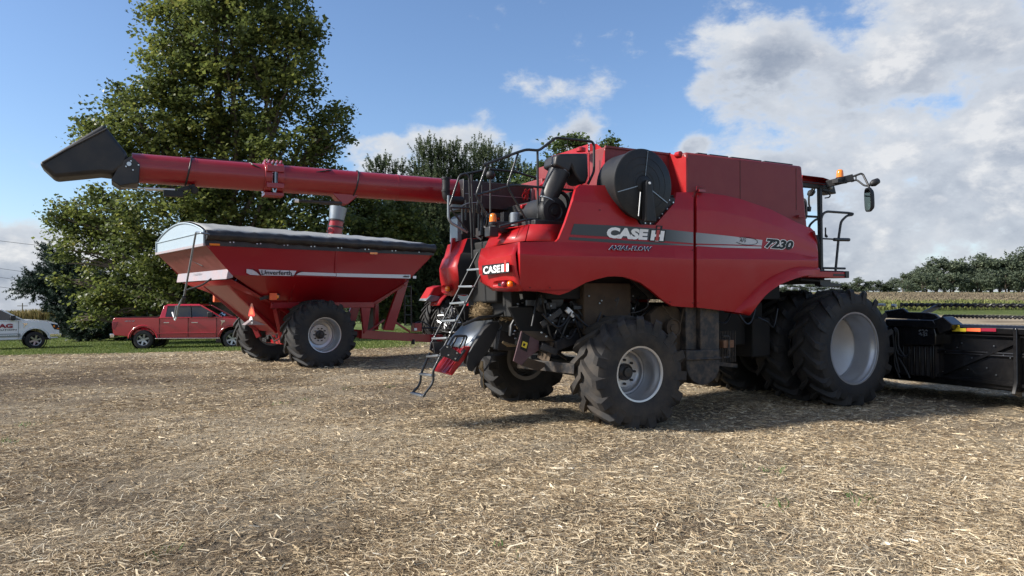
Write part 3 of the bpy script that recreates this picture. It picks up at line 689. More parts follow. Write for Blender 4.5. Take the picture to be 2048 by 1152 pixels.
# ------------------------------------------------------------------ wheels
def ag_wheel(parent, c, Rt, Wd, rr, side, nlug, rimmat, tyremat, dish=.25, lug_h=.05, sweep=1.25, mirror=1, hub=True, bolts=10, steer=0, rings=(), blank=False, lugw=.058, hubmat='black', phase=0.0):
    """agricultural wheel, axle along local y; side=-1: outer face towards -y"""
    Rc = Rt-lug_h; h = Wd/2
    root = empty('wheel', c, R(steer), parent)
    mb = MB()
    prof = [(rr+.005, -.43*Wd), (rr+.03, -.45*Wd), (rr+(Rc-rr)*.3, -.495*Wd), (rr+(Rc-rr)*.6, -.505*Wd), (Rc-.10, -.49*Wd), (Rc-.045, -.455*Wd), (Rc-.012, -.36*Wd), (Rc, -.18*Wd), (Rc+.004, 0)]
    prof = prof+[(r, -y) for r, y in prof[-2::-1]]
    mb.lathe(prof, (0, 0, 0), (0, 1, 0), 72)
    def surf(y):
        a = abs(y)/h
        if a < .72: return Rc-.012*(a/.72)**2
        if a < .91: return Rc-.012-.033*((a-.72)/.19)
        return Rc-.045-.07*((a-.91)/.09)
    for s in (-1, 1):
        for k in range(nlug):
            p0 = 2*math.pi*(k+(.5 if s > 0 else 0))/nlug+phase; pitch = 2*math.pi/nlug
            T = [0, .2, .45, .7, .9, 1.0]; secs = []
            for t in T:
                y = s*(-.03*Wd+t*(.5*Wd+.03*Wd)); a = p0+mirror*sweep*pitch*(t**.92)
                wid = lugw*(1.0+.5*t); rb = surf(y)-.02; rt = Rt-.010*t*t-(.012 if t == 0 else 0)
                if t == 1.0:
                    y = s*h*1.02; rt = Rt-.045; rb = Rc-.17
                row = []
                for (dw, r, dy) in ((-.62, rb, 0), (-.40, rt, 0), (.40, rt, 0), (.62, rb, 0)):
                    aa = a+dw*wid/Rt; row.append((math.cos(aa)*r, y+dy, math.sin(aa)*r))
                secs.append(row)
            y = s*h*.99; a = p0+mirror*sweep*pitch*1.03
            secs.append([(math.cos(a+dw*lugw*1.1/Rt)*r, y, math.sin(a+dw*lugw*1.1/Rt)*r) for dw, r in ((-.6, Rc-.19), (-.45, Rc-.15), (.45, Rc-.15), (.6, Rc-.19))])
            mb.loft(secs)
    ty = mb.build('tyre', M[tyremat], root, smooth=32, merge=False)
    # moulded lettering round the outer wall
    for (txt, rad, ht, a0, a1) in rings:
        tb = MB(); n = len(txt)
        for i, ch in enumerate(txt):
            if ch == ' ': continue
            a = R(a0+(a1-a0)*(i+.5)/n); u = Vector((math.sin(a), 0, math.cos(a))); tdir = Vector((math.cos(a), 0, -math.sin(a)))
            vs, fs = font_mesh(ch, .02); w_ = max(v.x for v in vs) or .5; cen = u*rad+Vector((0, side*(.505*Wd+.004), 0))
            tb.add([cen+tdir*((v.x-w_/2)*ht*1.15)+u*(v.y*ht*1.3) for v in vs], fs)
        tb.build('lettering', M['sidewall'], ty, smooth=0)
    # rim, drop centre barrel, disc
    o = side*.43*Wd; mb = MB(); d = side*(.43*Wd-dish)
    mb.lathe([(rr+.012, o*1.0), (rr+.016, o-side*.012), (rr-.006, o-side*.030), (rr-.012, o-side*.075), (rr-.035, o-side*.10), (rr-.045, o-side*.17), (rr-.050, d), (rr-.06, -o)], (0, 0, 0), (0, 1, 0), 72)
    mb.lathe([(rr-.012, o), (rr+.014, o+side*.004)], (0, 0, 0), (0, 1, 0), 72)
    if blank: mb.lathe([(rr-.048, d), (rr-.075, d+side*.014), (rr*.55, d-side*.05), (.001, d-side*.07)], (0, 0, 0), (0, 1, 0), 56)
    else: mb.lathe([(rr-.048, d), (rr-.06, d+side*.012), (rr-.085, d+side*.012), (rr-.10, d-side*.03), (rr*.62, d-side*.055), (rr*.58, d-side*.02), (.16, d-side*.02), (.001, d-side*.03)], (0, 0, 0), (0, 1, 0), 56)
    mb.lathe([(rr-.06, -o), (rr+.016, -o)], (0, 0, 0), (0, 1, 0), 72)
    mb.build('rim', M[rimmat], root, smooth=40)
    if hub:
        mb = MB(); hy = d-side*.02
        mb.lathe([(.12, hy-side*.02), (.115, hy+side*.05), (.07, hy+side*.075), (.065, hy+side*.11), (.001, hy+side*.115)], (0, 0, 0), (0, 1, 0), 24)
        for k in range(bolts):
            a = 2*math.pi*k/bolts; p = Vector((math.cos(a)*.165, hy, math.sin(a)*.165)); mb.lathe([(.018, 0), (.018, .035), (.001, .04)], p, (0, side, 0), 6)
        mb.build('hub', M[hubmat], root, smooth=40)
    return root

# ------------------------------------------------------------------ combine harvester
CF = Frame(.842, 11.533, 0, 28)
combine = empty('combine_harvester', CF.loc, CF.rz)
tag(combine, 'large red combine harvester with black rotary screen, rear ladder and twin front wheels', 'combine harvester')
def cat_(px, py, y): return CF.at(px, py, y=y)
def interp(tab):
    xs = [a[0] for a in tab]; ys = [a[1] for a in tab]
    return lambda X: float(np.interp(X, xs, ys))
def columns(X0, X1, brk, n=40):
    xs = set(np.linspace(X0, X1, n).round(3)) | {b for b in brk if X0 <= b <= X1}; xs = sorted(xs)
    return [x for i, x in enumerate(xs) if i == 0 or x-xs[i-1] > .4]
# crease lines of the near side, read as image heights along the machine
L1 = interp([(1100, 402), (1159, 403), (1250, 410), (1388, 420), (1422, 421), (1451, 425), (1510, 438), (1569, 457), (1616, 481), (1640, 493)])
L2 = interp([(1030, 484), (1100, 484), (1138, 484), (1388, 491), (1520, 499), (1590, 505), (1618, 511), (1640, 514)])
L3 = interp([(1030, 508), (1100, 512), (1250, 514), (1390, 518), (1618, 521), (1640, 522)])
topR = [(1040, 484), (1112, 483), (1118, 477), (1131, 445), (1144, 406), (1152, 377), (1159, 370), (1238, 371), (1243, 398), (1264, 424), (1279, 449), (1311, 450), (1326, 433), (1349, 406), (1353, 384.5), (1387, 384.5)]
botR = [(1040, 582), (1047, 582), (1078, 583), (1119, 590), (1137, 584), (1172, 565), (1195, 558), (1216, 553), (1233, 552.5), (1250, 554), (1281, 565), (1303, 581), (1325, 600), (1344, 612), (1366, 614), (1388, 615)]
topF = [(1393.5, 385), (1422, 387), (1451, 391), (1481, 398), (1540, 418), (1598, 447), (1622, 456), (1628, 462), (1633, 478), (1636, 505)]
botF = [(1393.5, 615), (1412, 617), (1468, 624), (1500, 630), (1514, 612), (1531, 591), (1547, 577), (1563, 568), (1594, 556), (1636, 548)]
def side_panel(name, top, bot, mirror=False, m='red'):
    T = interp(top); B = interp(bot); xs = columns(top[0][0], top[-1][0], [p[0] for p in top+bot]); rows = [[] for _ in range(9)]
    for X in xs:
        t = T(X); b = B(X); ys = [t]; ys.append(max(t, L1(X)-2)); ys.append(max(t, L1(X)+2)); ys.append(max(t, (L1(X)+L2(X))/2)); ys.append(max(t, L2(X)-1.5)); ys.append(max(t, L2(X)+1.5))
        ys.append(max(t, min(b, L3(X)-1))); ys.append(min(b, L3(X)+2)); ys.append(b)
        # distances out from the centre line follow the pressed creases
        l1, l2, l3 = L1(X), L2(X), L3(X)
        def out(y): return float(np.interp(y, [l1-34, l1-2, l1+2, l2-1.5, l2+1.5, l3-1, l3+2, l3+100], [1.36, 1.492, 1.50, 1.50, 1.506, 1.600, 1.602, 1.50]))
        for r, y in zip(rows, ys): r.append(CF.at(X, y, y=-out(y)))
    if mirror: rows = [[Vector((p.x, -p.y, p.z)) for p in r] for r in rows]
    mb = MB().grid(rows); s = 1 if not mirror else -1
    # folded inner returns so that the sheet has a real edge
    for row in (rows[0], rows[-1]): mb.grid([row, [p+Vector((0, s*.05, 0)) for p in row]])
    for e in (0, -1): mb.grid([[r[e] for r in rows], [r[e]+Vector((0, s*.06, 0)) for r in rows]])
    return mb.build(name, M[m], combine, smooth=22)
side_panel('side_panel', topR, botR); side_panel('side_panel', topF, botF)
side_panel('side_panel', [(1100, 484), (1112, 483), (1118, 477), (1131, 445), (1144, 406), (1152, 377), (1159, 370), (1387, 384.5)], botR, True); side_panel('side_panel', topF, botF, True)
# front wheel fender flare
def flare(sg):
    up = [(1468, 624, -1.50), (1478, 611, -1.502), (1495, 591, -1.508), (1527, 559, -1.53), (1567, 539, -1.56), (1599, 532, -1.575), (1636, 535, -1.57)]
    lo = [(1500, 631, -1.52), (1507, 622, -1.60), (1531, 591, -1.66), (1563, 568, -1.68), (1594, 556, -1.68), (1612, 551, -1.68), (1636, 549, -1.66)]
    U = catmull([CF.at(a, b, y=c) for a, b, c in up], 5); Lw = catmull([CF.at(a, b, y=c) for a, b, c in lo], 5)
    mid = [(u*.5+l*.5)+Vector((0, -.045, .012)) for u, l in zip(U, Lw)]
    q = [(u*.8+l*.2)+Vector((0, -.035, .0)) for u, l in zip(U, Lw)]
    inn = [Vector((l.x, -.98, l.z+.04)) for l in Lw]
    rows = [U, q, mid, Lw, [l+Vector((0, .05, .0)) for l in Lw], inn]
    if sg > 0: rows = [[Vector((p.x, -p.y, p.z)) for p in r] for r in rows]
    MB().grid(rows).build('fender', M['red'], combine, smooth=40)
flare(-1); flare(1)
def decal(name, polys, y, m, fr=CF, parent=None, off=0):
    mb = MB()
    for p in polys: mb.prism([fr.at(a, b, y=y-off) for a, b in p], (0, .0016, 0))
    return mb.build(name, m, parent or combine, smooth=0, merge=False)
def fade_material():
    m = mat('fading_stripe', (.2, .2, .2), .35, 0, .3); nt = m.node_tree; N = nt.nodes; L = nt.links; tc = N.new('ShaderNodeTexCoord'); sx = N.new('ShaderNodeSeparateXYZ')
    L.new(tc.outputs['Object'], sx.inputs[0]); r = N.new('ShaderNodeMapRange'); L.new(sx.outputs[0], r.inputs[0]); r.inputs[1].default_value = CF.at(1330, 470, y=-1.5).x; r.inputs[2].default_value = CF.at(1500, 480, y=-1.5).x
    c = N.new('ShaderNodeMix'); c.data_type = 'RGBA'; L.new(r.outputs[0], c.inputs[0]); c.inputs[6].default_value = (.012, .012, .014, 1); c.inputs[7].default_value = (.50, .50, .52, 1)
    L.new(c.outputs[2], N['Principled BSDF'].inputs['Base Color']); return m
M['fade'] = fade_material()
st = decal('stripe', [[(1148, 447.5), (1240, 451.5), (1335, 459), (1386.5, 464.5), (1386.5, 486.5), (1240, 475), (1141, 469)], [(1138.5, 474), (1240, 480), (1386.5, 489.5), (1386.5, 493.5), (1240, 486.5), (1137, 479.5)],
           [(1392, 465), (1455, 471.5), (1525, 480), (1523.5, 491), (1455, 488.5), (1392, 487)], [(1392, 490), (1455, 491), (1523, 493), (1522.5, 497), (1455, 495.5), (1392, 494)]], -1.5, M['fade'], off=.0045)
YD = -1.5
def sidetext(s, bl, br, tl, m, name='lettering', halo=None, off=.008, bold=.03, shear=0, hb=.07, y=YD, parent=None, spacing=1.0, fr=CF):
    B_, R_, T_ = (fr.at(*p, y=y-off) for p in (bl, br, tl)); mb = MB(); text_fit(mb, s, B_, R_, T_, bold, shear, spacing); o = mb.build(name, M[m], parent or combine, smooth=0, merge=False)
    if halo:
        mb = MB(); text_fit(mb, s, B_, R_, T_, hb, shear, spacing, ref=(s, bold), lift=(0, .002, 0)); mb.build(name, M[halo], parent or combine, smooth=0, merge=False)
sidetext('CASE', (1213.5, 476), (1297, 480.5), (1213.5, 453.5), 'white', shear=.12, bold=.06, off=.011)
def ih(pts, y, off):      # pts: bottom left, bottom right, top left of the two white uprights
    bl, br, tl = [Vector(p) for p in pts]; ex = br-bl; ey = tl-bl
    def q(a, b): p = bl+ex*a+ey*b; return (p.x, p.y)
    def poly(*ab): return [q(a, b) for a, b in ab]
    decal('emblem_outline', [poly((-.10, -.10), (1.12, -.10), (1.12, 1.08), (.80, 1.08), (.80, 1.50), (.32, 1.50), (.32, 1.08), (-.10, 1.08))], y, M['ink'], off=off)
    decal('emblem', [poly((0, 0), (.30, 0), (.30, 1), (0, 1)), poly((.72, 0), (1.02, 0), (1.02, 1), (.72, 1)), poly((.30, .38), (.40, .38), (.40, .62), (.30, .62)), poly((.64, .38), (.72, .38), (.72, .62), (.64, .62)),
                     poly((.38, -.06), (.66, -.06), (.66, -.02), (.38, -.02))], y, M['white'], off=off+.003)
    decal('emblem', [poly((.40, 0), (.63, 0), (.63, 1.08), (.40, 1.08)), poly((.40, 1.17), (.63, 1.17), (.63, 1.40), (.40, 1.40))], y, M['logored'], off=off+.003)
ih(((1300.5, 480.5), (1326, 482), (1303.5, 460.5)), -1.5, .008)
for m_, bd, lf in (('white', .06, 0.0), ('navy', .02, -.012)):
    mb = MB(); text_fit(mb, 'AXIAL-FLOW', CF.at(1216.5, 499.5, y=-1.562), CF.at(1303.5, 502, y=-1.562), CF.at(1216.5, 490.5, y=-1.532), bd, .3, ref=('AXIAL-FLOW', .03), lift=(0, lf-.008, 0)); mb.build('lettering', M[m_], combine, smooth=0, merge=False)
sidetext('AFS', (1479, 484), (1492.5, 484.8), (1479, 476), 'ink', off=.010, bold=.0, shear=.3)
mb = MB(); mb.tube([CF.at(1487+28*math.cos(a)*.82, 482.5-(1487-1500+28*math.cos(a))*(-.06)-7.5*math.sin(a), y=-1.511)+Vector((.06, 0, 0)) for a in np.linspace(-2.6, 2.2, 30)], .0035, 5); mb.build('swoosh', M['ink'], combine)
sidetext('7230', (1530, 496), (1587, 500.5), (1530, 476.5), 'ink', halo='white', shear=.28, bold=.05, hb=.095, off=.010, y=-1.5)

for p in [(1150, 378), (1158, 374), (1385, 392), (1385, 500), (1385, 606), (1396, 392), (1396, 606), (1555, 529), (1627, 470), (1630, 525), (1100, 575), (1060, 575), (1200, 420), (1340, 604)]: MB().disc(CF.at(*p, y=-1.512 if p[1] < 500 else -1.56), .007, (0, 1, 0), 8, .012).build('screw', M['dark'], combine)
# ---- core of the machine behind the panels
mb = MB()
mb.box(-.95, 3.55, -1.02, 1.02, 1.75, 2.35); mb.box(-.5, 3.7, -1.34, 1.34, 2.45, 3.28)
mb.box(-1.0, 3.4, -.78, .78, 1.0, 1.7)
mb.build('chassis', M['dark'], combine, bevel=.02)
mb = MB(); A = CF.at(1168, 620, y=-1.12); B_ = CF.at(1262, 560, y=-1.12)
mb.box(A.x, B_.x, -1.12, -.8, 1.25, 1.98); mb.prism([CF.at(*p, y=-1.20) for p in [(1300, 628), (1318, 612), (1352, 612), (1366, 628), (1366, 700), (1310, 700)]], (0, .25, 0))
mb.build('sheet_cover', M['dirt'], combine, bevel=.015)
mb = MB(); c = CF.at(1345, 656, y=-1.28); mb.lathe([(.001, -.03), (.05, -.03), (.06, -.01), (.115, -.01), (.125, -.035), (.135, -.035), (.135, .02), (.001, .02)], c, (0, 1, 0), 28)
mb.tube([c+Vector((0, 0, .13)), CF.at(1325, 610, y=-1.28)], .012, 6); mb.tube([c+Vector((.13, 0, 0)), CF.at(1368, 615, y=-1.28)], .012, 6)
mb.build('belt_pulley', M['dirt'], combine)
# arch innards: hydraulic ram, hoses, frame rails
mb = MB(); mb.beam(CF.at(1090, 630, y=-1.0), CF.at(1166, 632, y=-1.0), .10, .05); mb.beam(CF.at(1088, 640, y=-1.02), CF.at(1164, 645, y=-1.02), .04, .04)
mb.beam(CF.at(1110, 692, y=-1.05), CF.at(1205, 655, y=-1.0), .08, .14); mb.beam(CF.at(1262, 556, y=-1.25), CF.at(1302, 595, y=-1.25), .05, .07)
mb.tube(catmull([CF.at(*p, y=-1.22) for p in [(1296, 598), (1295, 612), (1280, 622), (1262, 626)]], 5), .012, 6)
mb.beam(CF.at(1150, 600, y=-.9), CF.at(1290, 560, y=-.9), .1, .1)
mb.build('frame_rail', M['black'], combine, bevel=.004)
mb = MB(); mb.beam(CF.at(1133, 618, y=-1.1), CF.at(1148, 632, y=-1.1), .04, .07); mb.build('latch_plate', M['white'], combine, bevel=.006)
mb = MB()
for k in range(9):
    x0 = -1.1+k*.5; mb.tube(catmull([(x0, -1.14, 1.55+.1*math.sin(k*3)), (x0+.2, -1.17, 1.38), (x0+.35, -1.15, 1.32+.1*math.cos(k)), (x0+.5, -1.1, 1.6)], 4), .016, 6)
mb.build('hydraulic_hose', M['hose'], combine)
# clean grain elevator and lower boot
mb = MB(); a = CF.at(1399, 620, y=-1.38); b = CF.at(1440, 690, y=-1.38)
mb.box(a.x, b.x-.03, -1.40, -1.05, .98, 1.66); mb.box(a.x-.22, a.x-.01, -1.33, -1.02, 1.0, 1.66)
mb.build('elevator', M['grime'], combine, bevel=.012)
mb = MB(); b0 = CF.at(1370, 690, y=-1.40); b1 = CF.at(1437, 690, y=-1.40); w = b1.x-b0.x
arc = [(b0.x, 1.0)]+[(b0.x+w/2-math.cos(t)*w/2, .78-math.sin(t)*.30) for t in np.linspace(0, math.pi, 14)]+[(b1.x, 1.0)]
mb.prism([(x, -1.43, z) for x, z in arc], (0, .55, 0)); mb.beam((b0.x-.01, -1.45, .87), (b1.x+.01, -1.45, .87), .03, .03)
mb.build('elevator_boot', M['grime'], combine, bevel=.02)
mb = MB(); c = CF.at(1455, 688, y=-1.3); mb.box(c.x-.1, c.x+.12, -1.32, -1.1, c.z-.06, c.z+.06); mb.build('tool_block', M['rust'], combine, bevel=.01)
mb = MB(); mb.tube(rounded([c+Vector((-.12, -.03, .12)), c+Vector((0, -.03, .12)), c+Vector((0, -.03, -.2)), c+Vector((-.12, -.03, -.2))], .03), .015, 6)
for k in range(14): mb.beam((b1.x+.28+k*.035, -1.0, .75), (b1.x+.28+k*.035, -1.0, 1.25), .012, .012)
mb.beam(CF.at(1432, 727, y=-1.1), CF.at(1470, 731, y=-1.1), .1, .06); mb.build('bracket', M['grime'], combine)
# front cross member, feeder house and axle
mb = MB(); mb.box(3.0, 3.4, -.95, .95, .8, 1.45); mb.box(3.4, 4.3, -.29, .29, .8, 1.45); mb.box(4.15, 4.65, -1.2, 1.2, .78, 1.12); mb.build('front_axle', M['dark'], combine, bevel=.03)
mb = MB(); mb.prism([(4.3, -.29, 1.35), (6.1, -.29, .45), (6.1, -.29, 1.25), (4.4, -.29, 1.9)], (0, .58, 0)); mb.build('feeder_house', M['black'], combine, bevel=.02)
mb = MB(); mb.box(-.22, .22, -1.15, 1.15, .62, .84); mb.beam((-.3, -1.1, .75), (-.35, .9, .75), .06, .05); mb.build('rear_axle', M['dark'], combine, bevel=.02)
mb = MB(); a = CF.at(1055, 725, y=-.45); mb.beam(CF.at(1036, 726, y=-.6), CF.at(1150, 738, y=-1.35), .05, .14); mb.build('axle_beam', M['grime'], combine, bevel=.008)

# ---- wheels of the combine
gy = [('GOODYEAR', .655, .055, -55, 62), ('DYNA TORQUE', .60, .030, -20, 30), ('OPTITRAC', .62, .03, 200, 285), ('GOODYEAR', .65, .05, 120, 165)]
wR = ag_wheel(combine, (.04, -1.53, .745), .785, .66, .365, -1, 15, 'rim', 'tyredust', dish=.36, lug_h=.062, sweep=.85, mirror=1, rings=gy, bolts=8, lugw=.10, steer=-2)
ag_wheel(combine, (0, 1.53, .745), .785, .66, .365, 1, 15, 'rimdark', 'tyre', dish=.36, lug_h=.062, sweep=.85, mirror=1, bolts=8, lugw=.10, steer=-2)
for y, s in ((-1.43, -1), (1.43, 1)):
    ag_wheel(combine, (4.53, y, .945), .975, .60, .585, s, 18, 'rim', 'tyre', dish=.42, lug_h=.062, sweep=.85, mirror=1, hub=False, blank=True, lugw=.075)
for y, s in ((-.61, -1), (.61, 1)):
    ag_wheel(combine, (4.53, y, .945), .975, .60, .585, s, 18, 'rimdark', 'tyre', dish=.25, lug_h=.062, sweep=.85, mirror=1, hub=False, blank=True, lugw=.075, phase=.1)
mb = MB(); t_ = CF.at(1722, 746, y=-1.35); mb.box(t_.x-.07, t_.x+.07, -1.5, -1.38, .945-.530, .945-.526); mb.build('rim_label', M['white'], combine)

# ---- grain tank
def tankblock(xa, xb, y, zt, slant=0, zb=3.05, rear_ch=0, name='grain_tank'):
    mb = MB()
    for s in (-1, 1): pass
    P = [(xa, y), (xb+slant, y), (xb+slant, -y), (xa, -y)]; T = [(xa, y), (xb, y), (xb, -y), (xa, -y)]
    return mb.loft([[(a, b, zb) for a, b in P], [(a, b, zt) for a, b in T]]).build(name, M['tankred'], combine, bevel=.035)
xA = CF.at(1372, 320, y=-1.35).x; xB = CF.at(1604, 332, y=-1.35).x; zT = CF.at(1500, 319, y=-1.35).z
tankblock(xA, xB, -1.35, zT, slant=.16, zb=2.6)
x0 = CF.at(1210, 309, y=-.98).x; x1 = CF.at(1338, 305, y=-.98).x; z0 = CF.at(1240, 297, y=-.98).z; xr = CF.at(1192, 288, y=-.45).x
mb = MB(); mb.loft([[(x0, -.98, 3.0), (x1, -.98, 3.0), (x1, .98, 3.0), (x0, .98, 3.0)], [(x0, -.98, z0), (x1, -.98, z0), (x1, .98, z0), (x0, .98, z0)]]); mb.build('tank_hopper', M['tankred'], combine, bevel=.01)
# sunlit corner sheets that taper back to the rear wall and out to the tank front
mb = MB(); a = Vector((x0-.002, -.985, z0-.06)); b = Vector((x0-.002, -.985, 3.15)); c = CF.at(1180, 287, y=-.55); d = Vector((c.x-.0, -.55, 3.1)); e = CF.at(1194, 288, y=-.62)
mb.grid([[e, c], [a, d], [b, d]]); mb.build('tank_corner', M['red'], combine, smooth=0, solid=.01)
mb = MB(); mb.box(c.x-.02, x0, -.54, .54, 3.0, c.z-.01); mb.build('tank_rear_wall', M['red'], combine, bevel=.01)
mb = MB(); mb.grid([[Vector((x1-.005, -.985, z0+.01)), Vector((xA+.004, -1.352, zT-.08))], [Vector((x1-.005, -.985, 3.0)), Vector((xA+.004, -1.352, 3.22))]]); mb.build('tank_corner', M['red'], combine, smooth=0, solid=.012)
mb = MB(); mb.beam((x0, -.99, z0), (x1, -.99, z0), .03, .03); mb.beam((x1, -.99, z0+.02), (x1, -.99, 3.2), .03, .03); mb.build('tank_rim', M['tankred'], combine)
mb = MB()
for a_, b_ in ((1385, 1404), (1409, 1446), (1452, 1512), (1518, 1574)):
    A_ = CF.at(a_, 308, y=-1.1).x; B2 = CF.at(b_, 320, y=-1.1).x; mb.box(A_, B2, -1.22, -.4, zT+.012, zT+.045)
mb.build('tank_cover_slat', M['plastic'], combine, bevel=.006)
mb = MB(); q = CF.at(1357, 309, y=-1.2); mb.lathe([(.001, -.05), (.045, -.05), (.045, .05), (.001, .05)], q, (0, 1, 0), 14); mb.beam(q, q+Vector((.18, .1, -.05)), .05, .05); mb.build('cover_hinge', M['red'], combine, bevel=.005)
mb = MB(); l = CF.at(1396, 381, y=-1.40); mb.beam(l, l+Vector((.13, 0, 0)), .05, .035); mb.tube(rounded([l+Vector((-.03, 0, 0)), l+Vector((-.03, 0, .06)), l+Vector((.1, 0, .06))], .01), .007, 6); mb.build('panel_latch', M['tubered'], combine)
mb = MB(); l = CF.at(1602, 433, y=-1.4); mb.box(l.x-.07, l.x+.05, -1.42, -1.36, l.z-.02, l.z+.02); mb.build('panel_latch', M['tankred'], combine)
mb = MB(); s1 = CF.at(1480, 318, y=-1.354).x; mb.box(s1, s1+.006, -1.3535, -1.34, 3.0, zT-.03); s1 = CF.at(1592, 325, y=-1.354).x; mb.box(s1, s1+.006, -1.3535, -1.34, 3.2, zT-.05); mb.build('tank_seam', M['dark'], combine)

# ---- rotary air screen
scr = CF.at(1288, 368.5, y=-1.62); rs = .495
mb = MB(); mb.lathe([(.001, .012), (.12, .012), (.13, .0), (rs-.015, .0), (rs, .012), (rs, .05), (rs-.02, .06), (rs-.02, .46), (.001, .46)], scr, (0, 1, 0), 72)
for k in range(3): mb.lathe([(rs*(.35+.2*k), -.001), (rs*(.35+.2*k)+.004, -.003), (rs*(.35+.2*k)+.008, -.001)], scr, (0, 1, 0), 64)
ds = mb.build('rotary_screen', M['plastic'], combine, smooth=40)
mb = MB()
for a in (82, 197, 330): 
    a = R(a); mb.beam(scr+Vector((math.cos(a)*.12, -.006, math.sin(a)*.12)), scr+Vector((math.cos(a)*.47, -.006, math.sin(a)*.47)), .006, .012)
mb.build('screen_seam', M['dust'] if 'dust' in M else M['zinc'], ds)
mb = MB(); mb.lathe([(.001, -.035), (.03, -.035), (.03, -.02), (.10, -.015), (.125, .0), (.125, .01)], scr, (0, 1, 0), 32); mb.build('hub', M['plastic'], ds)
mb = MB(); a = scr; w1, w2 = .05, .10; zb = CF.at(1295, 445, y=-1.66).z
mb.prism([(a.x-w1, -1.64, a.z+.0), (a.x-w1*.6, -1.64, a.z+.05), (a.x+w1*.6, -1.64, a.z+.05), (a.x+w1, -1.64, a.z), (a.x+w2+.03, -1.64, zb), (a.x-w2+.03, -1.64, zb)], (0, -.10, 0)); mb.build('screen_arm', M['plastic'], combine, bevel=.02, segs=3)
mb = MB(); mb.lathe([(.001, -.13), (.018, -.13), (.018, -.12)], a+Vector((0, 0, 0)), (0, 1, 0), 12); mb.tube([CF.at(1281, 384, y=-1.75), CF.at(1277, 432, y=-1.75)], .006, 6); mb.build('arm_pin', M['white'], combine)
mb = MB(); mb.prism([CF.at(*p, y=-1.44) for p in [(1272, 432), (1283, 451), (1310, 452), (1325, 436), (1350, 408), (1350, 395), (1240, 395)]], (0, .12, 0)); mb.build('screen_housing', M['plastic'], combine, bevel=.01)
mb = MB()
for k, (px, py) in enumerate([(1338, 400), (1346, 405), (1334, 418), (1318, 436), (1324, 428), (1300, 447), (1290, 446)]): mb.disc(CF.at(px, py, y=-1.45), .012, (0, 1, 0), 8, .02)
mb.build('screw', M['steel'], combine)

# ---- rear end: the two pods either side of the ladder
def quadgrid(name, rows, m='red', bevel=0, smooth=25, solid=.012): return MB().grid(rows).build(name, M[m], combine, smooth=smooth, solid=solid, bevel=bevel)
def A3(px, py, x): return CF.at(px, py, x=x)
xr1, xr2, xr3 = -1.52, -1.76, -1.60
def col(y, z_top, sx=0): return None
pn = []       # near pod: columns from the ladder opening round to the side
cols = [   # (pixel x top, y top), crease, bottom, with rear plane offsets
    [(963, 498, -1.50), (957, 524, -1.70), (959, 548, -1.68), (961, 563, -1.66), (972, 567, -1.62)],
    [(985, 494, -1.52), (977, 520, -1.75), (980, 548, -1.73), (985, 575, -1.68), (986, 581, -1.64)],
    [(1010, 490, -1.53), (1003, 514.5, -1.77), (1006, 545, -1.75), (1010, 572, -1.70), (1011, 583, -1.66)],
    [(1030, 486, -1.52), (1022, 510, -1.755), (1025, 545, -1.73), (1033, 570, -1.69), (1036, 582.5, -1.65)],
    [(1041, 484, -1.50), (1031, 507.5, -1.72), (1034, 540, -1.70), (1041, 568, -1.66), (1046, 582, -1.62)]]
G = [[A3(*p) for p in c_] for c_ in cols]; rows = [[c_[i] for c_ in G] for i in range(5)]
# wall of the ladder opening and underside
quadgrid('rear_pod', rows, smooth=9)
op = [c_ for c_ in G[0]]; MB().grid([op, [p+Vector((1.1, .02, 0)) for p in op]]).build('pod_inner_wall', M['dark'], combine)
MB().grid([[c_[0] for c_ in G], [c_[0]+Vector((1.0, 0, 0)) for c_ in G]]).build('pod_lid', M['red'], combine)
MB().grid([[c_[4] for c_ in G], [c_[4]+Vector((.9, 0, .02)) for c_ in G]]).build('pod_floor', M['dark'], combine)
def mir(rows): return [[Vector((p.x, -p.y+.0, p.z)) for p in r] for r in rows]
# decal and lamps on the near pod
def dec_x(name, polys, x, m): 
    mb = MB()
    for p in polys: mb.prism([A3(a, b, x) for a, b in p], (.0015, 0, 0))
    return mb.build(name, m, combine, smooth=0, merge=False)
xq = -1.79
dec_x('badge', [[(964, 531), (1018, 524.5), (1018.5, 545), (965, 550.5)]], xq, M['ink'])
mb = MB(); text_fit(mb, 'CASE', A3(966.5, 548.0, xq-.004), A3(1000.5, 544.5, xq-.004), A3(966.5, 533.5, xq-.004), .03); mb.build('lettering', M['white'], combine, smooth=0, merge=False)
for x_, w_, m_, t_, b_ in ((1003, 4.6, 'white', 529, 544), (1012.5, 4.6, 'white', 527.5, 543), (1008.3, 3.6, 'logored', 524, 543.5)):
    dec_x('emblem', [[(x_, t_), (x_+w_, t_-.4), (x_+w_, b_-.4), (x_, b_)]], xq-.004, M[m_])
dec_x('emblem', [[(1008.3, 520.5), (1011.9, 520.2), (1011.9, 522.8), (1008.3, 523.1)]], xq-.004, M['logored'])
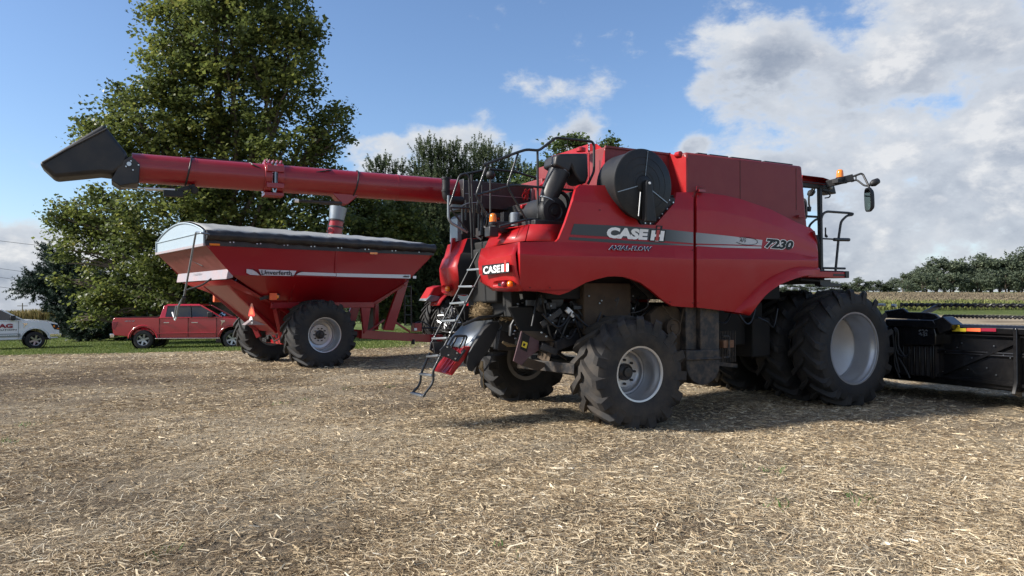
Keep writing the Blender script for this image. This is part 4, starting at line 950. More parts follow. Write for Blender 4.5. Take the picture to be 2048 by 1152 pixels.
def lamp(px, py, w, h, x, lamps):
    c = A3(px, py, x); sc_ = abs(A3(px+w, py, x).y-c.y); hz = abs(A3(px, py+h, x).z-c.z)
    mb = MB(); n = 24; o = []; i_ = []
    for k in range(n):
        a = 2*math.pi*k/n; ca, sa = math.cos(a), math.sin(a); f = lambda v: math.copysign(abs(v)**.6, v)
        o.append(c+Vector((-.012, f(ca)*sc_*1.15, f(sa)*hz*1.2))); i_.append(c+Vector((.03, f(ca)*sc_*.92, f(sa)*hz*.85)))
    mb.add(o+i_, [(k, (k+1) % n, n+(k+1) % n, n+k) for k in range(n)]); mb.build('lamp_bezel', M['red'], combine, smooth=50)
    MB().add([p+Vector((.002, 0, 0)) for p in i_], [tuple(range(n))]).build('lamp_recess', M['ink'], combine, smooth=0)
    for (lx, m_) in lamps:
        p = A3(lx, py, x-.0); mb = MB(); mb.lathe([(.001, -.028), (.03, -.022), (.042, 0), (.042, .03)], p+Vector((.0, 0, 0)), (1, 0, 0), 20); mb.build('tail_lamp', M[m_], combine, smooth=60)
lamp(1008, 568, 19, 6.2, -1.745, [(1007, 'lens'), (1019, 'amber')])
# far pod
cf = [[(908, 484, -1.45), (905, 490, -1.5), (886, 518, -1.68), (879, 535, -1.72), (883, 565, -1.70), (886, 588, -1.64)],
      [(928, 480, -1.45), (922, 505, -1.56), (910, 512, -1.68), (904, 530, -1.74), (904, 565, -1.72), (906, 590, -1.66)],
      [(937, 478, -1.45), (928, 504, -1.56), (922, 506, -1.62), (917, 530, -1.74), (921, 562, -1.72), (908, 588, -1.66)]]
cf = [[(896, 490, -1.40), (889, 515, -1.55), (885, 520, -1.60), (879, 538, -1.72), (881, 560, -1.70), (886, 583, -1.64), (890, 590, -1.60)],
      [(915, 484, -1.42), (905, 512, -1.56), (903, 517, -1.62), (897, 536, -1.75), (899, 560, -1.73), (902, 585, -1.67), (905, 592, -1.63)],
      [(935, 477, -1.45), (925, 505, -1.58), (921, 509, -1.64), (915, 532, -1.74), (918, 560, -1.72), (917, 575, -1.68), (911, 588, -1.64)]]
G2 = [[A3(*p) for p in c_] for c_ in cf]; quadgrid('rear_pod', [[c_[i] for c_ in G2] for i in range(7)], smooth=9)
MB().grid([G2[0], [Vector((-.90, 1.50, p.z)) for p in G2[0]]]).build('pod_outer_wall', M['red'], combine)
MB().grid([G2[2], [p+Vector((1.2, .02, 0)) for p in G2[2]]]).build('pod_inner_wall', M['dark'], combine)
MB().grid([[c_[0] for c_ in G2], [c_[0]+Vector((1.0, 0, 0)) for c_ in G2]]).build('pod_lid', M['red'], combine)
lamp(893, 578, 8, 7, -1.735, [(894, 'amber')])
# deck lids between pod and side panel, and red front wall of the ladder well
mb = MB(); P0 = CF.at(967, 497, x=-1.50); P1 = A3(984, 464, -1.28); P2 = CF.at(1058, 449, y=-1.28); P3 = CF.at(1050, 482, y=-1.44); P4 = CF.at(994, 492, x=-1.46)
mb.grid([[P1, CF.at(1008, 459.5, x=-1.22), P2], [P0+Vector((.02, 0, 0)), CF.at(1004, 488, x=-1.42), P3]]); mb.grid([[P1, P2], [P1+Vector((.9, 0, -.02)), P2+Vector((.3, .9, 0))]]); mb.build('engine_cowl', M['red'], combine, smooth=20, solid=.01)
mb = MB(); P5 = CF.at(1130, 449.5, y=-1.28); P6 = CF.at(1115, 483, y=-1.44)
mb.grid([[P2+Vector((.012, 0, 0)), P5], [P3+Vector((.012, 0, 0)), P6]]); mb.grid([[P2+Vector((.012, 0, 0)), P5], [P2+Vector((.02, 1.0, .01)), P5+Vector((0, 1.0, .01))]]); mb.build('engine_cowl', M['red'], combine, smooth=20, solid=.01)
mb = MB(); mb.prism([CF.at(*p, y=1.0) for p in [(905, 476), (960, 474), (960, 512), (900, 512)]], (0, .05, 0)); mb.build('deck_panel', M['red'], combine)
mb = MB(); mb.grid([[CF.at(936, 477, x=-1.44), CF.at(965, 478, x=-1.1)], [CF.at(930, 506, x=-1.44), CF.at(960, 510, x=-1.1)]]); mb.build('deck_panel', M['tankred'], combine, solid=.01)
mb = MB(); mb.box(-1.35, -.2, -1.25, 1.25, 2.35, 2.62); mb.box(-1.1, -.35, -.3, 1.1, 2.6, 3.0); mb.box(-1.45, -1.0, -.45, .35, 1.7, 2.5); mb.build('engine_block', M['dark'], combine, bevel=.03)
# engine clutter
mb = MB(); rr_ = random.Random(5)
for k in range(26):
    x = rr_.uniform(-1.25, -.4); y = rr_.uniform(-.8, 1.1); z = rr_.uniform(2.6, 3.0); mb.box(x, x+rr_.uniform(.05, .22), y, y+rr_.uniform(.05, .25), z, z+rr_.uniform(.05, .2))
for k in range(10):
    p = [Vector((rr_.uniform(-1.3, -.5), rr_.uniform(-.6, 1.0), rr_.uniform(2.6, 3.15))) for _ in range(4)]; mb.tube(catmull(p, 4), .018, 6)
mb.build('engine_fittings', M['black'], combine, bevel=.006)
mb = MB()
for (px, py, l) in [(925, 468, 55), (932, 440, 40), (949, 470, 62), (958, 462, 50), (965, 470, 62)]: mb.tube([CF.at(px, py, y=.3), CF.at(px, py-l, y=.3)], .018, 6)
mb.tube(catmull([CF.at(*p, y=.3) for p in [(962, 470), (964, 440), (955, 420), (957, 400)]], 5), .02, 6); mb.build('engine_pipe', M['rail'], combine)
mb = MB()
for (px, py) in [(1017, 433), (1024, 437), (1003, 436), (1063, 412), (1058, 411)]: c = CF.at(px, py, y=.1); mb.box(c.x-.05, c.x+.07, c.y, c.y+.1, c.z-.025, c.z+.03)
mb.tube([CF.at(1042, 414, y=-.2), CF.at(1075, 407, y=-.2)], .035, 10); mb.build('engine_cap', M['red'], combine, bevel=.01)
mb = MB(); c = CF.at(1030, 452, y=-.55); mb.lathe([(.001, 0), (.075, 0), (.075, .17), (.06, .19), (.001, .19)], c, (0, 0, 1), 20); mb.build('filter_canister', M['zinc'], combine)
mb = MB(); mb.prism([CF.at(*p, y=.9) for p in [(915, 482), (915, 436), (921, 430), (924, 430), (924, 480)]], (0, .3, 0)); mb.build('cooler_panel', M['zinc'], combine)
mb = MB(); mb.prism([CF.at(*p, y=.88) for p in [(924, 480), (924, 425), (960, 425), (960, 480)]], (0, .3, 0)); mb.build('cooler_core', M['dark'], combine)
# black pre-cleaner duct
mb = MB()
def octo(c, u, v, a, b, n=8): return [c+u*(math.cos(2*math.pi*(k+.5)/n)*a)+v*(math.sin(2*math.pi*(k+.5)/n)*b) for k in range(n)]
ypc = -.95; pth = [CF.at(1096, 398, y=ypc), CF.at(1104, 378, y=ypc), CF.at(1120, 340, y=ypc)]
mb.tube([pth[0]+Vector((-.01, 0, -.06))]+pth, [.125, .125, .145, .155], 14)
mb.build('intake_duct', M['spout'], combine, smooth=40)
mb = MB(); mb.prism([CF.at(*p, y=ypc-.16) for p in [(1110, 330), (1113, 311), (1121, 307), (1135, 306.5), (1176, 306), (1178, 352), (1172, 368), (1160, 364), (1152, 352), (1144, 334), (1139, 346)]], (0, .34, 0)); mb.build('intake_elbow', M['spout'], combine, bevel=.035, segs=4, smooth=50)
for t, rad in ((.30, .150), (.0, .135)):
    mb = MB(); c = pth[1].lerp(pth[2], .93) if t else pth[0]+Vector((-.01, 0, -.03)); mb.lathe([(rad, -.006), (rad+.006, -.006), (rad+.006, .006), (rad, .006)], c, (pth[2]-pth[1]), 28); mb.build('hose_clamp', M['zinc'], combine)
mb = MB(); c = CF.at(1108, 423, y=-1.05); mb.lathe([(.001, -.035), (.05, -.035), (.06, -.02), (.10, -.02), (.115, -.035), (.185, -.03), (.205, 0), (.205, .06), (.215, .07), (.215, .5), (.001, .5)], c, (0, 1, 0), 40); mb.build('air_cleaner', M['plastic'], combine, smooth=35)
mb = MB(); mb.box(c.x-.33, c.x+.2, -1.1, -.5, c.z-.25, c.z-.13); mb.build('cleaner_bracket', M['black'], combine, bevel=.01)
mb = MB(); mb.tube(catmull([CF.at(*p, y=-1.0) for p in [(1124, 385), (1134, 395), (1137, 412), (1131, 425)]], 6), .028, 8); mb.build('breather_hose', M['hose'], combine)
mb = MB(); mb.tube([CF.at(1178, 360, y=-.8), CF.at(1178, 305, y=-.8)], .01, 6); mb.build('sensor_rod', M['red'], combine)
mb = MB(); mb.beam(CF.at(1084, 372, y=.6), CF.at(1112, 345, y=.6), .12, .06); mb.beam(CF.at(1140, 400, y=-.3), CF.at(1172, 360, y=-.35), .10, .06); mb.build('tank_rear_brace', M['red'], combine)
mb = MB(); c = CF.at(1162, 303, y=-.6); mb.lathe([(.001, 0), (.07, 0), (.07, .05), (.03, .07), (.001, .07)], c, (0, 0, 1), 14); mb.build('tank_cap', M['red'], combine)

# ---- handrails
def rail(pts, y, r=.017, name='handrail', m='rail', rad=.05):
    P = [CF.at(p[0], p[1], y=(p[2] if len(p) > 2 else y)) for p in pts]; return MB().tube(rounded(P, rad), r, 8).build(name, M[m], combine, smooth=60)
rail([(967, 330), (1037, 304), (1053, 299), (1078, 301), (1112, 275), (1184, 283), (1188, 290), (1188, 343), (1176, 368)], -.95, .019)
rail([(974, 329), (952, 391), (1014, 373.5), (1028, 370), (1110, 377), (1150, 381)], -.95)
rail([(952, 391), (976, 433)], -.95, .013); rail([(1037, 304), (1014, 372), (1053, 440)], -.95, .015); rail([(1075, 301), (1076, 440)], -.95)
rail([(999, 453), (1053, 439), (1076, 438), (1131, 441)], -.95); rail([(1053, 439), (1053, 450)], -.95)
rail([(979, 338), (1028, 343), (1072, 356)], .45); rail([(920, 350), (966, 341), (976, 334)], .3)
rail([(900, 410), (919, 351), (930, 347), (938, 353), (942, 447), (945, 517)], .1); rail([(943, 349), (945, 400), (949, 474)], .25)
rail([(900, 415), (938, 416)], .1, .014); rail([(901, 417), (935, 462)], .1, .014); rail([(897, 391), (897, 437), (902, 446), (935, 464)], .15, .022, 'drain_pipe', 'zinc', .1)
rail([(921, 413), (936, 406), (955, 405)], .1, .006, 'cable', 'zinc'); rail([(964, 370), (962, 415), (975, 440)], -.2, .006, 'cable', 'rail')
mb = MB(); P = [CF.at(*p, y=.75) for p in [(892, 356), (892, 372), (891.5, 384), (894, 395), (902, 399), (912, 401), (925, 401)]]; mb.tube(catmull(P, 4), .062, 14)
mb.lathe([(.064, 0), (.072, 0), (.072, .03), (.064, .03)], P[0]+Vector((0, 0, -.02)), (0, 0, 1), 20); mb.lathe([(.064, 0), (.07, 0), (.07, .03), (.064, .03)], P[2]+Vector((0, 0, 0)), (0, 0, 1), 20); mb.build('exhaust_pipe', M['plastic'], combine, smooth=50)
mb = MB(); mb.tube([CF.at(981, 425, y=-.2), CF.at(981, 352, y=-.2)], .016, 8); mb.build('mast', M['rail'], combine)
mb = MB(); c = CF.at(981, 350, y=-.2); mb.lathe([(.001, .065), (.045, .055), (.065, .02), (.065, -.02), (.045, -.05), (.001, -.055)], c, (0, 0, 1), 18); mb.build('mast_knob', M['plastic'], combine, smooth=60)
def beacon(px, py, y, s=1.0):
    c = CF.at(px, py, y=y); MB().lathe([(.001, 0), (.065*s, 0), (.065*s, .03*s), (.05*s, .045*s), (.001, .045*s)], c, (0, 0, 1), 24).build('beacon_base', M['plastic'], combine, smooth=30)
    MB().lathe([(.052*s, .044*s), (.050*s, .10*s), (.043*s, .145*s), (.030*s, .158*s), (.001, .16*s)], c, (0, 0, 1), 24).build('beacon', M['amber'], combine, smooth=45)
beacon(986, 450, -.55, 1.0)
mb = MB(); c = CF.at(986, 456, y=-.55); mb.box(c.x-.06, c.x+.08, c.y-.02, c.y+.15, c.z-.12, c.z+.02); mb.box(c.x+.05, c.x+.35, c.y, c.y+.25, c.z-.05, c.z+.1); mb.build('beacon_bracket', M['black'], combine, bevel=.01)

# ---- unloading auger folded back along the far side
ax, az_ = 1.3, 3.505
xl = CF.at(272, 336, y=ax).x; xr_ = CF.at(925, 385, y=ax).x; xj = CF.at(545, 357, y=ax).x; ra = .197
mb = MB(); mb.tube([(xl-.05, ax, az_), (xj-.1, ax, az_)], ra, 40, caps=True); a_ = mb.build('unloading_auger', M['tubered'], combine, smooth=40)
mb = MB(); mb.tube([(xj+.1, ax, az_), (xr_, ax, az_)], ra+.004, 40); mb.tube([(xl+.72, ax, az_), (xl+.74, ax, az_)], ra+.004, 40); xs_ = CF.at(790, 380, y=ax).x; mb.tube([(xs_, ax, az_), (xs_+.02, ax, az_)], ra+.008, 40); mb.build('auger_tube', M['tubered'], a_, smooth=40)
mb = MB()
for dx in (-.135, .035): mb.lathe([(ra-.02, dx), (ra+.035, dx), (ra+.035, dx+.10), (ra-.02, dx+.10)], (xj, ax, az_), (1, 0, 0), 16)
mb.box(xj-.12, xj+.12, ax-ra-.05, ax-ra+.02, az_-.17, az_-.10); mb.box(xj-.12, xj+.12, ax-ra-.05, ax-ra+.02, az_+.06, az_+.15)
for k in range(5): mb.box(xj-.12+.055*k, xj-.10+.055*k, ax-.1, ax+.05, az_+ra+.01, az_+ra+.06)
mb.box(xj-.13, xj+.14, ax-.12, ax+.12, az_-ra-.07, az_-ra-.02); mb.build('auger_hinge', M['tubered'], a_, bevel=.006)
mb = MB(); mb.tube([(xj, ax-ra-.03, az_-.12), (xj, ax-ra-.03, az_+.08)], .016, 8); mb.build('hinge_pin', M['zinc'], a_)
xc = CF.at(688, 400, y=ax).x; mb = MB(); mb.prism([(xc-.22, ax-.10, az_-ra+.04), (xc+.22, ax-.10, az_-ra+.04), (xc+.03, ax-.10, az_-ra-.13), (xc-.05, ax-.10, az_-ra-.13)], (0, .2, 0)); mb.build('auger_saddle', M['tubered'], a_, bevel=.01)
mb = MB(); mb.tube([CF.at(588, 401, y=ax-.12), CF.at(683, 407, y=ax-.12)], .022, 8); mb.tube([CF.at(640, 405, y=ax-.12), CF.at(683, 407, y=ax-.12)], .03, 8); mb.build('fold_cylinder', M['black'], a_)
mb = MB(); mb.tube([CF.at(589, 401, y=ax-.12), CF.at(597, 401.5, y=ax-.12)], .028, 8); mb.build('cylinder_collar', M['white'], a_)
mb = MB(); cab = [(372, 315), (380, 314), (430, 319), (495, 325), (507, 330), (540, 345), (570, 350), (610, 348), (655, 341), (668, 340.5), (706, 345), (780, 352), (880, 361)]
mb.tube(catmull([CF.at(a, b, y=ax-.15 if 495 < a < 660 else ax-.03) for a, b in cab], 5), .011, 6)
for px in (376, 708):   # bands of cable round the tube
    xx = CF.at(px, 345, y=ax).x; mb.tube([(xx+.04*math.sin(t), ax-math.cos(t)*(ra+.012), az_+math.sin(t)*(ra+.012)) for t in np.linspace(-1.6, 1.6, 18)], .011, 6)
mb.build('cable', M['hose'], a_, smooth=60)
# spout with its tilt actuator
mb = MB(); out_ = [(76, 326), (208, 247), (217, 259), (255, 307), (250, 332), (227, 349), (202, 346), (108, 355)]
P = [CF.at(a, b, y=ax-.24) for a, b in out_]
mb.prism(P, (0, .48, 0)); sp = mb.build('spout', M['spout'], a_, bevel=.05, segs=4, smooth=50)
mb = MB(); mb.tube([CF.at(84, 326, y=ax-.255), CF.at(140, 295, y=ax-.255), CF.at(214, 257, y=ax-.255)], .012, 6); mb.build('spout_lip', M['spout'], sp)
mb = MB(); mb.prism([CF.at(*p, y=ax-.235) for p in [(243, 322), (262, 312), (280, 328), (278, 366), (262, 368), (240, 372), (222, 360)]], (0, .45, 0)); mb.build('spout_bracket', M['black'], a_, bevel=.012)
mb = MB(); c = CF.at(258, 328, y=ax-.245); mb.disc(c, .028, (0, 1, 0), 14, .03)
for p in [(277, 330), (262, 322), (252, 333), (266, 340)]: mb.disc(CF.at(*p, y=ax-.245), .010, (0, 1, 0), 8, .02)
mb.build('bolt', M['steel'], a_)
mb = MB(); mb.tube([CF.at(242, 375, y=ax-.1), CF.at(292, 377.5, y=ax-.1)], .010, 8); mb.tube([CF.at(290, 377.5, y=ax-.1), CF.at(350, 380, y=ax-.1)], .024, 12); mb.build('actuator', M['steel'], a_)
mb = MB(); a1 = CF.at(327, 388, y=ax-.1); mb.box(a1.x, a1.x+.24, ax-.15, ax-.05, a1.z-.03, a1.z+.05); mb.beam(CF.at(355, 381, y=ax-.1), CF.at(390, 372, y=ax-.1), .06, .05); mb.disc(CF.at(389, 380, y=ax-.13), .05, (.6, 1, .2), 14, .04); mb.tube(catmull([CF.at(*p, y=ax-.14) for p in [(352, 392), (372, 388), (380, 376), (378, 368)]], 5), .010, 6); mb.build('actuator_motor', M['plastic'], a_, bevel=.008)
# black transition housing between tube and machine
mb = MB(); h0 = CF.at(927, 385, y=ax-.28).x; h1 = CF.at(1075, 385, y=ax-.28).x; mb.box(h0, h1, ax-.30, ax+.3, 3.22, 3.66); mb.box(h0-.02, h0, ax-.32, ax+.32, 3.2, 3.68); mb.build('auger_housing', M['black'], combine, bevel=.02)
mb = MB(); mb.box(h0+.02, h1, ax-.306, ax-.30, 3.44, 3.45); mb.box(CF.at(1060, 380, y=1.0).x, CF.at(1066, 380, y=1.0).x, .95, .99, 3.15, 3.6); mb.build('housing_strip', M['zinc'], combine)
mb = MB(); mb.box(h1-.1, .2, .7, 1.5, 3.2, 3.75); mb.build('auger_base', M['tankred'], combine, bevel=.02)
mb = MB(); r5 = random.Random(9)
for k in range(5): mb.tube(catmull([CF.at(r5.uniform(1045, 1062), r5.uniform(376, 402), y=.9) for _ in range(4)], 4), .006, 5)
mb.build('wiring', M['red'], combine)
# ---- rear ladder
def LP(px, py, y): return CF.at(px, py, y=y)
yn, yf = -.42, -.02      # near and far stile
ld = MB()
near = [(962, 545), (878, 715)]; far = [(955, 506), (946, 522), (866, 690)]
ld.tube([LP(962, 548, yn), LP(881, 708, yn)], .016, 8); ld.tube([LP(956, 505, yf), LP(862, 688, yf)], .016, 8)
lo_n = [(884, 706), (866, 742), (867, 760), (863, 770), (849, 788), (846, 794)]; lo_f = [(860, 705), (842, 748), (841, 764), (836, 774), (826, 784), (823, 788)]
ld.tube(rounded([LP(a, b, yn) for a, b in lo_n], .04), .018, 8); ld.tube(rounded([LP(a, b, yf) for a, b in lo_f], .04), .018, 8)
ladder = ld.build('ladder', M['rail'], combine, smooth=60)
def at_y(pts, y):   # x on a stile at image height y
    for (a, b), (c, d) in zip(pts, pts[1:]):
        if b <= y <= d: return a+(c-a)*(y-b)/(d-b)
    return pts[-1][0]
for yy, yn_ in ((540, 538), (573, 573), (607, 605), (642, 641), (677, 676), (713, 711), (748, 751), (786, 792)):
    fx = at_y([(956, 505), (862, 688), (860, 705), (842, 748), (841, 764), (836, 774), (823, 788)], yy); nx = at_y([(962, 545), (881, 708), (866, 742), (867, 760), (863, 770), (846, 794)], max(546, yn_))
    if yy == 540: nx = 965
    a = LP(nx, yn_, yn); b = LP(fx, yy, yf); MB().beam(a, b, .075, .028).build('rung', M['step'], ladder, bevel=.004)
mb = MB(); mb.tube(rounded([LP(*p, yn) for p in [(918, 697), (930, 672), (908, 672), (893, 700)]], .04), .015, 8); mb.build('grab_handle', M['rail'], ladder, smooth=60)
mb = MB(); mb.tube(rounded([LP(*p, -.3) for p in [(926, 697), (935, 672), (915, 671), (899, 703)]], .04), .015, 8); mb.tube([LP(914, 722, -.45), LP(930, 700, -.45)], .02, 8); mb.build('grab_handle', M['rail'], ladder, smooth=60)
mb = MB(); mb.prism([LP(*p, yn-.03) for p in [(880, 700), (892, 688), (906, 697), (921, 707), (912, 724), (897, 716), (882, 712)]], (0, .02, 0)); mb.prism([LP(*p, yf+.02) for p in [(862, 684), (872, 679), (884, 692), (882, 708), (870, 707), (860, 700)]], (0, .03, 0))
mb.prism([LP(*p, -.25) for p in [(866, 684), (890, 685), (900, 700), (888, 712), (870, 706)]], (0, .04, 0)); mb.build('ladder_pivot', M['black'], ladder, bevel=.004)
mb = MB()
for p in [(894, 694), (913, 706), (910, 717), (896, 710)]: mb.disc(LP(*p, yn-.04), .011, (0, 1, 0), 8, .03)
for p in [(869, 690), (878, 697), (866, 699)]: mb.disc(LP(*p, yf-.01), .011, (0, 1, 0), 8, .03)
mb.build('bolt', M['steel'], ladder)
# ---- straw chute and spreaders under the rear hood
mb = MB(); rows = [[LP(*p, y) for p in ((948, 640), (990, 638))] for y in (-.1,)]
g = [[(930, 645, .35), (985, 640, -.30)], [(905, 672, .35), (968, 672, -.32)], [(893, 690, .35), (945, 700, -.34)]]
mb.grid([[CF.at(a, b, y=c) for a, b, c in r] for r in g]); mb.build('straw_chute', M['zinc'], combine, smooth=60, solid=.012)
mb = MB(); g = [[(905, 690, .35), (942, 694, -.38)], [(890, 712, .35), (928, 720, -.38)], [(868, 738, .36), (904, 750, -.40)], [(866, 741, .37), (902, 750, -.42)]]
mb.grid([[CF.at(a, b, y=c) for a, b, c in r] for r in g]); P = [CF.at(*p, y=-.38) for p in [(942, 694), (928, 720), (904, 750), (899, 744), (915, 718), (928, 694)]]; mb.prism(P, (0, .012, 0))
for k in range(5):
    t = (k+.5)/5; a = CF.at(905+t*37, 691+t*3, y=.35-t*.7); b = CF.at(872+t*32, 736+t*10, y=.35-t*.72); mb.beam(a, b, .02, .02)
mb.build('chute_tail', M['red'], combine, smooth=30, solid=.012)
mb = MB(); arcp = [(1000, 648), (996, 643), (984, 645), (968, 660), (952, 684), (938, 708), (933, 728), (937, 741), (945, 744), (955, 730), (975, 705), (990, 678)]
mb.prism([CF.at(*p, y=-.46) for p in arcp], (0, .02, 0)); mb.build('spreader_shield', M['plastic'], combine, bevel=.006)
mb = MB(); P = [CF.at(*p, y=-.44) for p in [(996, 643), (984, 645), (968, 660), (952, 684), (938, 708), (933, 728)]]; mb.grid([P, [p+Vector((0, .10, 0)) for p in P]]); mb.build('shield_edge', M['plastic'], combine, solid=.008, smooth=60)
mb = MB(); mb.prism([CF.at(*p, y=.55) for p in [(930, 660), (900, 700), (905, 690), (935, 640), (950, 620), (960, 640)]], (0, .02, 0))
mb.prism([CF.at(*p, y=.5) for p in [(930, 640), (928, 618), (945, 612), (1000, 600), (1000, 640)]], (0, .03, 0)); mb.prism([CF.at(*p, y=-.1) for p in [(985, 612), (1012, 610), (1032, 608), (1020, 640), (990, 640)]], (0, .03, 0))
mb.prism([CF.at(*p, y=.0) for p in [(978, 590), (1000, 585), (1008, 612), (990, 622), (975, 615)]], (0, .05, 0)); mb.build('chopper_side_plate', M['black'], combine, bevel=.006)
mb = MB(); mb.tube(catmull([CF.at(*p, y=-.48) for p in [(925, 650), (948, 640), (960, 635), (985, 633), (1005, 626), (1015, 616), (1034, 608)]], 5), .022, 8); mb.tube(catmull([CF.at(*p, y=-.47) for p in [(997, 642), (1003, 650), (1001, 658), (996, 662)]], 5), .012, 6)
mb.tube(catmull([CF.at(*p, y=-.4) for p in [(985, 706), (980, 725), (968, 742)]], 5), .012, 6); mb.build('spreader_frame_tube', M['rail'], combine, smooth=60)
def heap(c, rx, ry, rz, n, seed, name='chaff_heap'):
    r_ = random.Random(seed); mb = MB(); nu, nv = 14, 8; rows = []
    for i in range(nv+1):
        th = math.pi*i/nv; row = []
        for j in range(nu):
            ph = 2*math.pi*j/nu; k = 1+r_.uniform(-.22, .12); row.append(Vector(c)+Vector((rx*math.sin(th)*math.cos(ph)*k, ry*math.sin(th)*math.sin(ph)*k, rz*math.cos(th)*k)))
        rows.append(row+[row[0]])
    mb.grid(rows)
    for _ in range(n*4):
        a = r_.uniform(0, 6.28); b = r_.uniform(0, 2.2); p = Vector(c)+Vector((rx*math.sin(b)*math.cos(a), ry*math.sin(b)*math.sin(a), rz*math.cos(b))); q = Vector((r_.uniform(-1, 1), r_.uniform(-1, 1), r_.uniform(-1, .7)))*.06
        mb.add([p-q, p+q, p+q+Vector((0, 0, .004)), p-q+Vector((.002, 0, .004))], [(0, 1, 2, 3)])
    mb.build(name, M['chaff'], combine, smooth=50)
heap(CF.at(968, 624, y=.05), .17, .2, .12, 260, 1); heap(CF.at(1022, 632, y=-.35), .14, .15, .07, 120, 2); heap(CF.at(1045, 652, y=-.7), .12, .1, .035, 80, 3)
mb = MB(); mb.tube([CF.at(*p, y=-.55) for p in [(967, 744), (966, 760), (968, 775), (968, 788)]], .006, 5); mb.tube([CF.at(*p, y=-.55) for p in [(964, 722), (962, 735), (967, 745)]], [.02, .035, .008], 6); mb.build('hanging_straw', M['chaff'], combine); mb = MB(); mb.tube([CF.at(*p, y=-.62) for p in [(1005, 684), (1016, 690), (1036, 692)]], [.02, .03, .012], 6); mb.build('hanging_straw', M['chaff'], combine)
# steel discharge box with an open side
mb = MB(); o_ = [(1046, 662), (1078, 681), (1078, 706), (1043, 732), (1026, 724), (1030, 690)]
yb0 = -1.04
F_ = [CF.at(*p, y=yb0) for p in [(1043, 662), (1078, 682), (1078, 700), (1056, 716), (1043, 731), (1027, 722)]]
mb.prism(F_, (.0, .02, 0))
T1 = CF.at(1043, 662, y=yb0); T2 = CF.at(1078, 682, y=yb0); T3 = CF.at(1109, 681, y=yb0+.0); T4 = CF.at(1084, 661, y=yb0)
mb2 = MB(); mb2.grid([[T1, CF.at(1084, 663, y=-.97)], [T2, CF.at(1109, 681, y=-1.04)]]); mb2.grid([[CF.at(1056, 716, y=yb0), CF.at(1095, 728, y=-.97)], [CF.at(1043, 731, y=yb0), CF.at(1078, 742, y=-1.0)]]); mb2.grid([[CF.at(1109, 681, y=-1.04), CF.at(1084, 663, y=-.72)], [CF.at(1097, 728, y=-1.02), CF.at(1075, 715, y=-.72)]])
mb.build('discharge_box_side', M['maroon'], combine, bevel=.004); mb2.build('discharge_box_sheet', M['dirt'], combine, solid=.008, smooth=0)
mb = MB(); mb.prism([CF.at(*p, y=yb0-.006) for p in [(1045, 664), (1060, 673), (1054, 704), (1041, 698)]], (0, .004, 0)); mb.build('access_plate', M['dark'], combine)
mb = MB(); mb.prism([CF.at(*p, y=yb0-.010) for p in [(1046, 682), (1055.5, 686), (1052.5, 697), (1043, 693)]], (0, .003, 0)); c = CF.at(1046, 634, y=-.72)
mb.prism([CF.at(*p, y=-.75) for p in [(1047, 628), (1066, 634), (1065, 643), (1047, 636)]], (0, .003, 0)); mb.prism([CF.at(*p, y=-.15) for p in [(987, 611), (994, 611), (991, 617), (986, 616)]], (0, .003, 0)); mb.build('warning_label', M['yellow'], combine, smooth=0)
mb = MB(); mb.prism([CF.at(*p, y=yb0-.013) for p in [(1047.5, 686), (1051.5, 688), (1049, 693), (1045.5, 691)]], (0, .002, 0))
for a_ in (1053, 1060): mb.prism([CF.at(*p, y=-.754) for p in [(a_-2.5, 632), (a_+2.5, 634), (a_+2.5, 640), (a_-2.5, 638)]], (0, .002, 0))
mb.build('label_symbol', M['ink'], combine, smooth=0)
mb = MB(); mb.prism([CF.at(*p, y=-.74) for p in [(1039, 588), (1044.5, 588), (1046, 597), (1041, 599)]], (0, .003, 0)); mb.build('paper_label', M['white'], combine, smooth=0); mb = MB(); mb.prism([CF.at(*p, y=-.74) for p in [(1042, 613), (1047, 614), (1047, 619), (1042, 618)]], (0, .003, 0)); mb.build('paper_label', M['white'], combine, smooth=0)
mb = MB(); mb.prism([CF.at(*p, y=-.72) for p in [(1034, 585), (1050, 585), (1050, 612), (1071, 628), (1071, 655), (1040, 662), (1020, 672), (1021, 652), (1033, 632)]], (0, .05, 0)); mb.prism([CF.at(*p, y=-.5) for p in [(1000, 660), (1030, 668), (1030, 702), (995, 700)]], (0, .15, 0)); mb.build('hanger_plate', M['black'], combine, bevel=.008)
mb = MB(); mb.tube([CF.at(*p, y=-.78) for p in [(1036, 612), (1033, 632), (1023, 650), (1021, 672)]], .018, 8); mb.build('side_strut', M['rail'], combine)
mb = MB()
for p in [(1031, 650), (1030, 662), (1027, 668), (1036, 608), (1045, 606), (1031, 677)]: mb.disc(CF.at(*p, y=-.80), .012, (0, 1, 0), 8, .03)
mb.build('bolt', M['steel'], combine)
# dark hood under the rear pods and chopper drum
mb = MB(); mb.box(-1.35, -.5, -.72, .72, 1.50, 1.9); mb.box(-.90, -.35, -.85, .85, 1.05, 1.5); mb.prism([(-1.5, -.9, 1.65), (-.9, -.9, 1.65), (-.9, -.9, 1.0), (-1.25, -.9, 1.2)], (0, .04, 0)); mb.prism([(-1.5, .9, 1.65), (-.9, .9, 1.65), (-.9, .9, 1.0), (-1.25, .9, 1.2)], (0, .04, 0)); mb.build('chopper_housing', M['dark'], combine, bevel=.02)
mb = MB()
for s, y in ((1, .5), (-1, -.15)): mb.lathe([(.001, .0), (.30, .02), (.31, 0), (.001, -.02)], (-1.45, y, .95), (0, 0, 1), 28)
mb.build('spreader_disc', M['black'], combine)
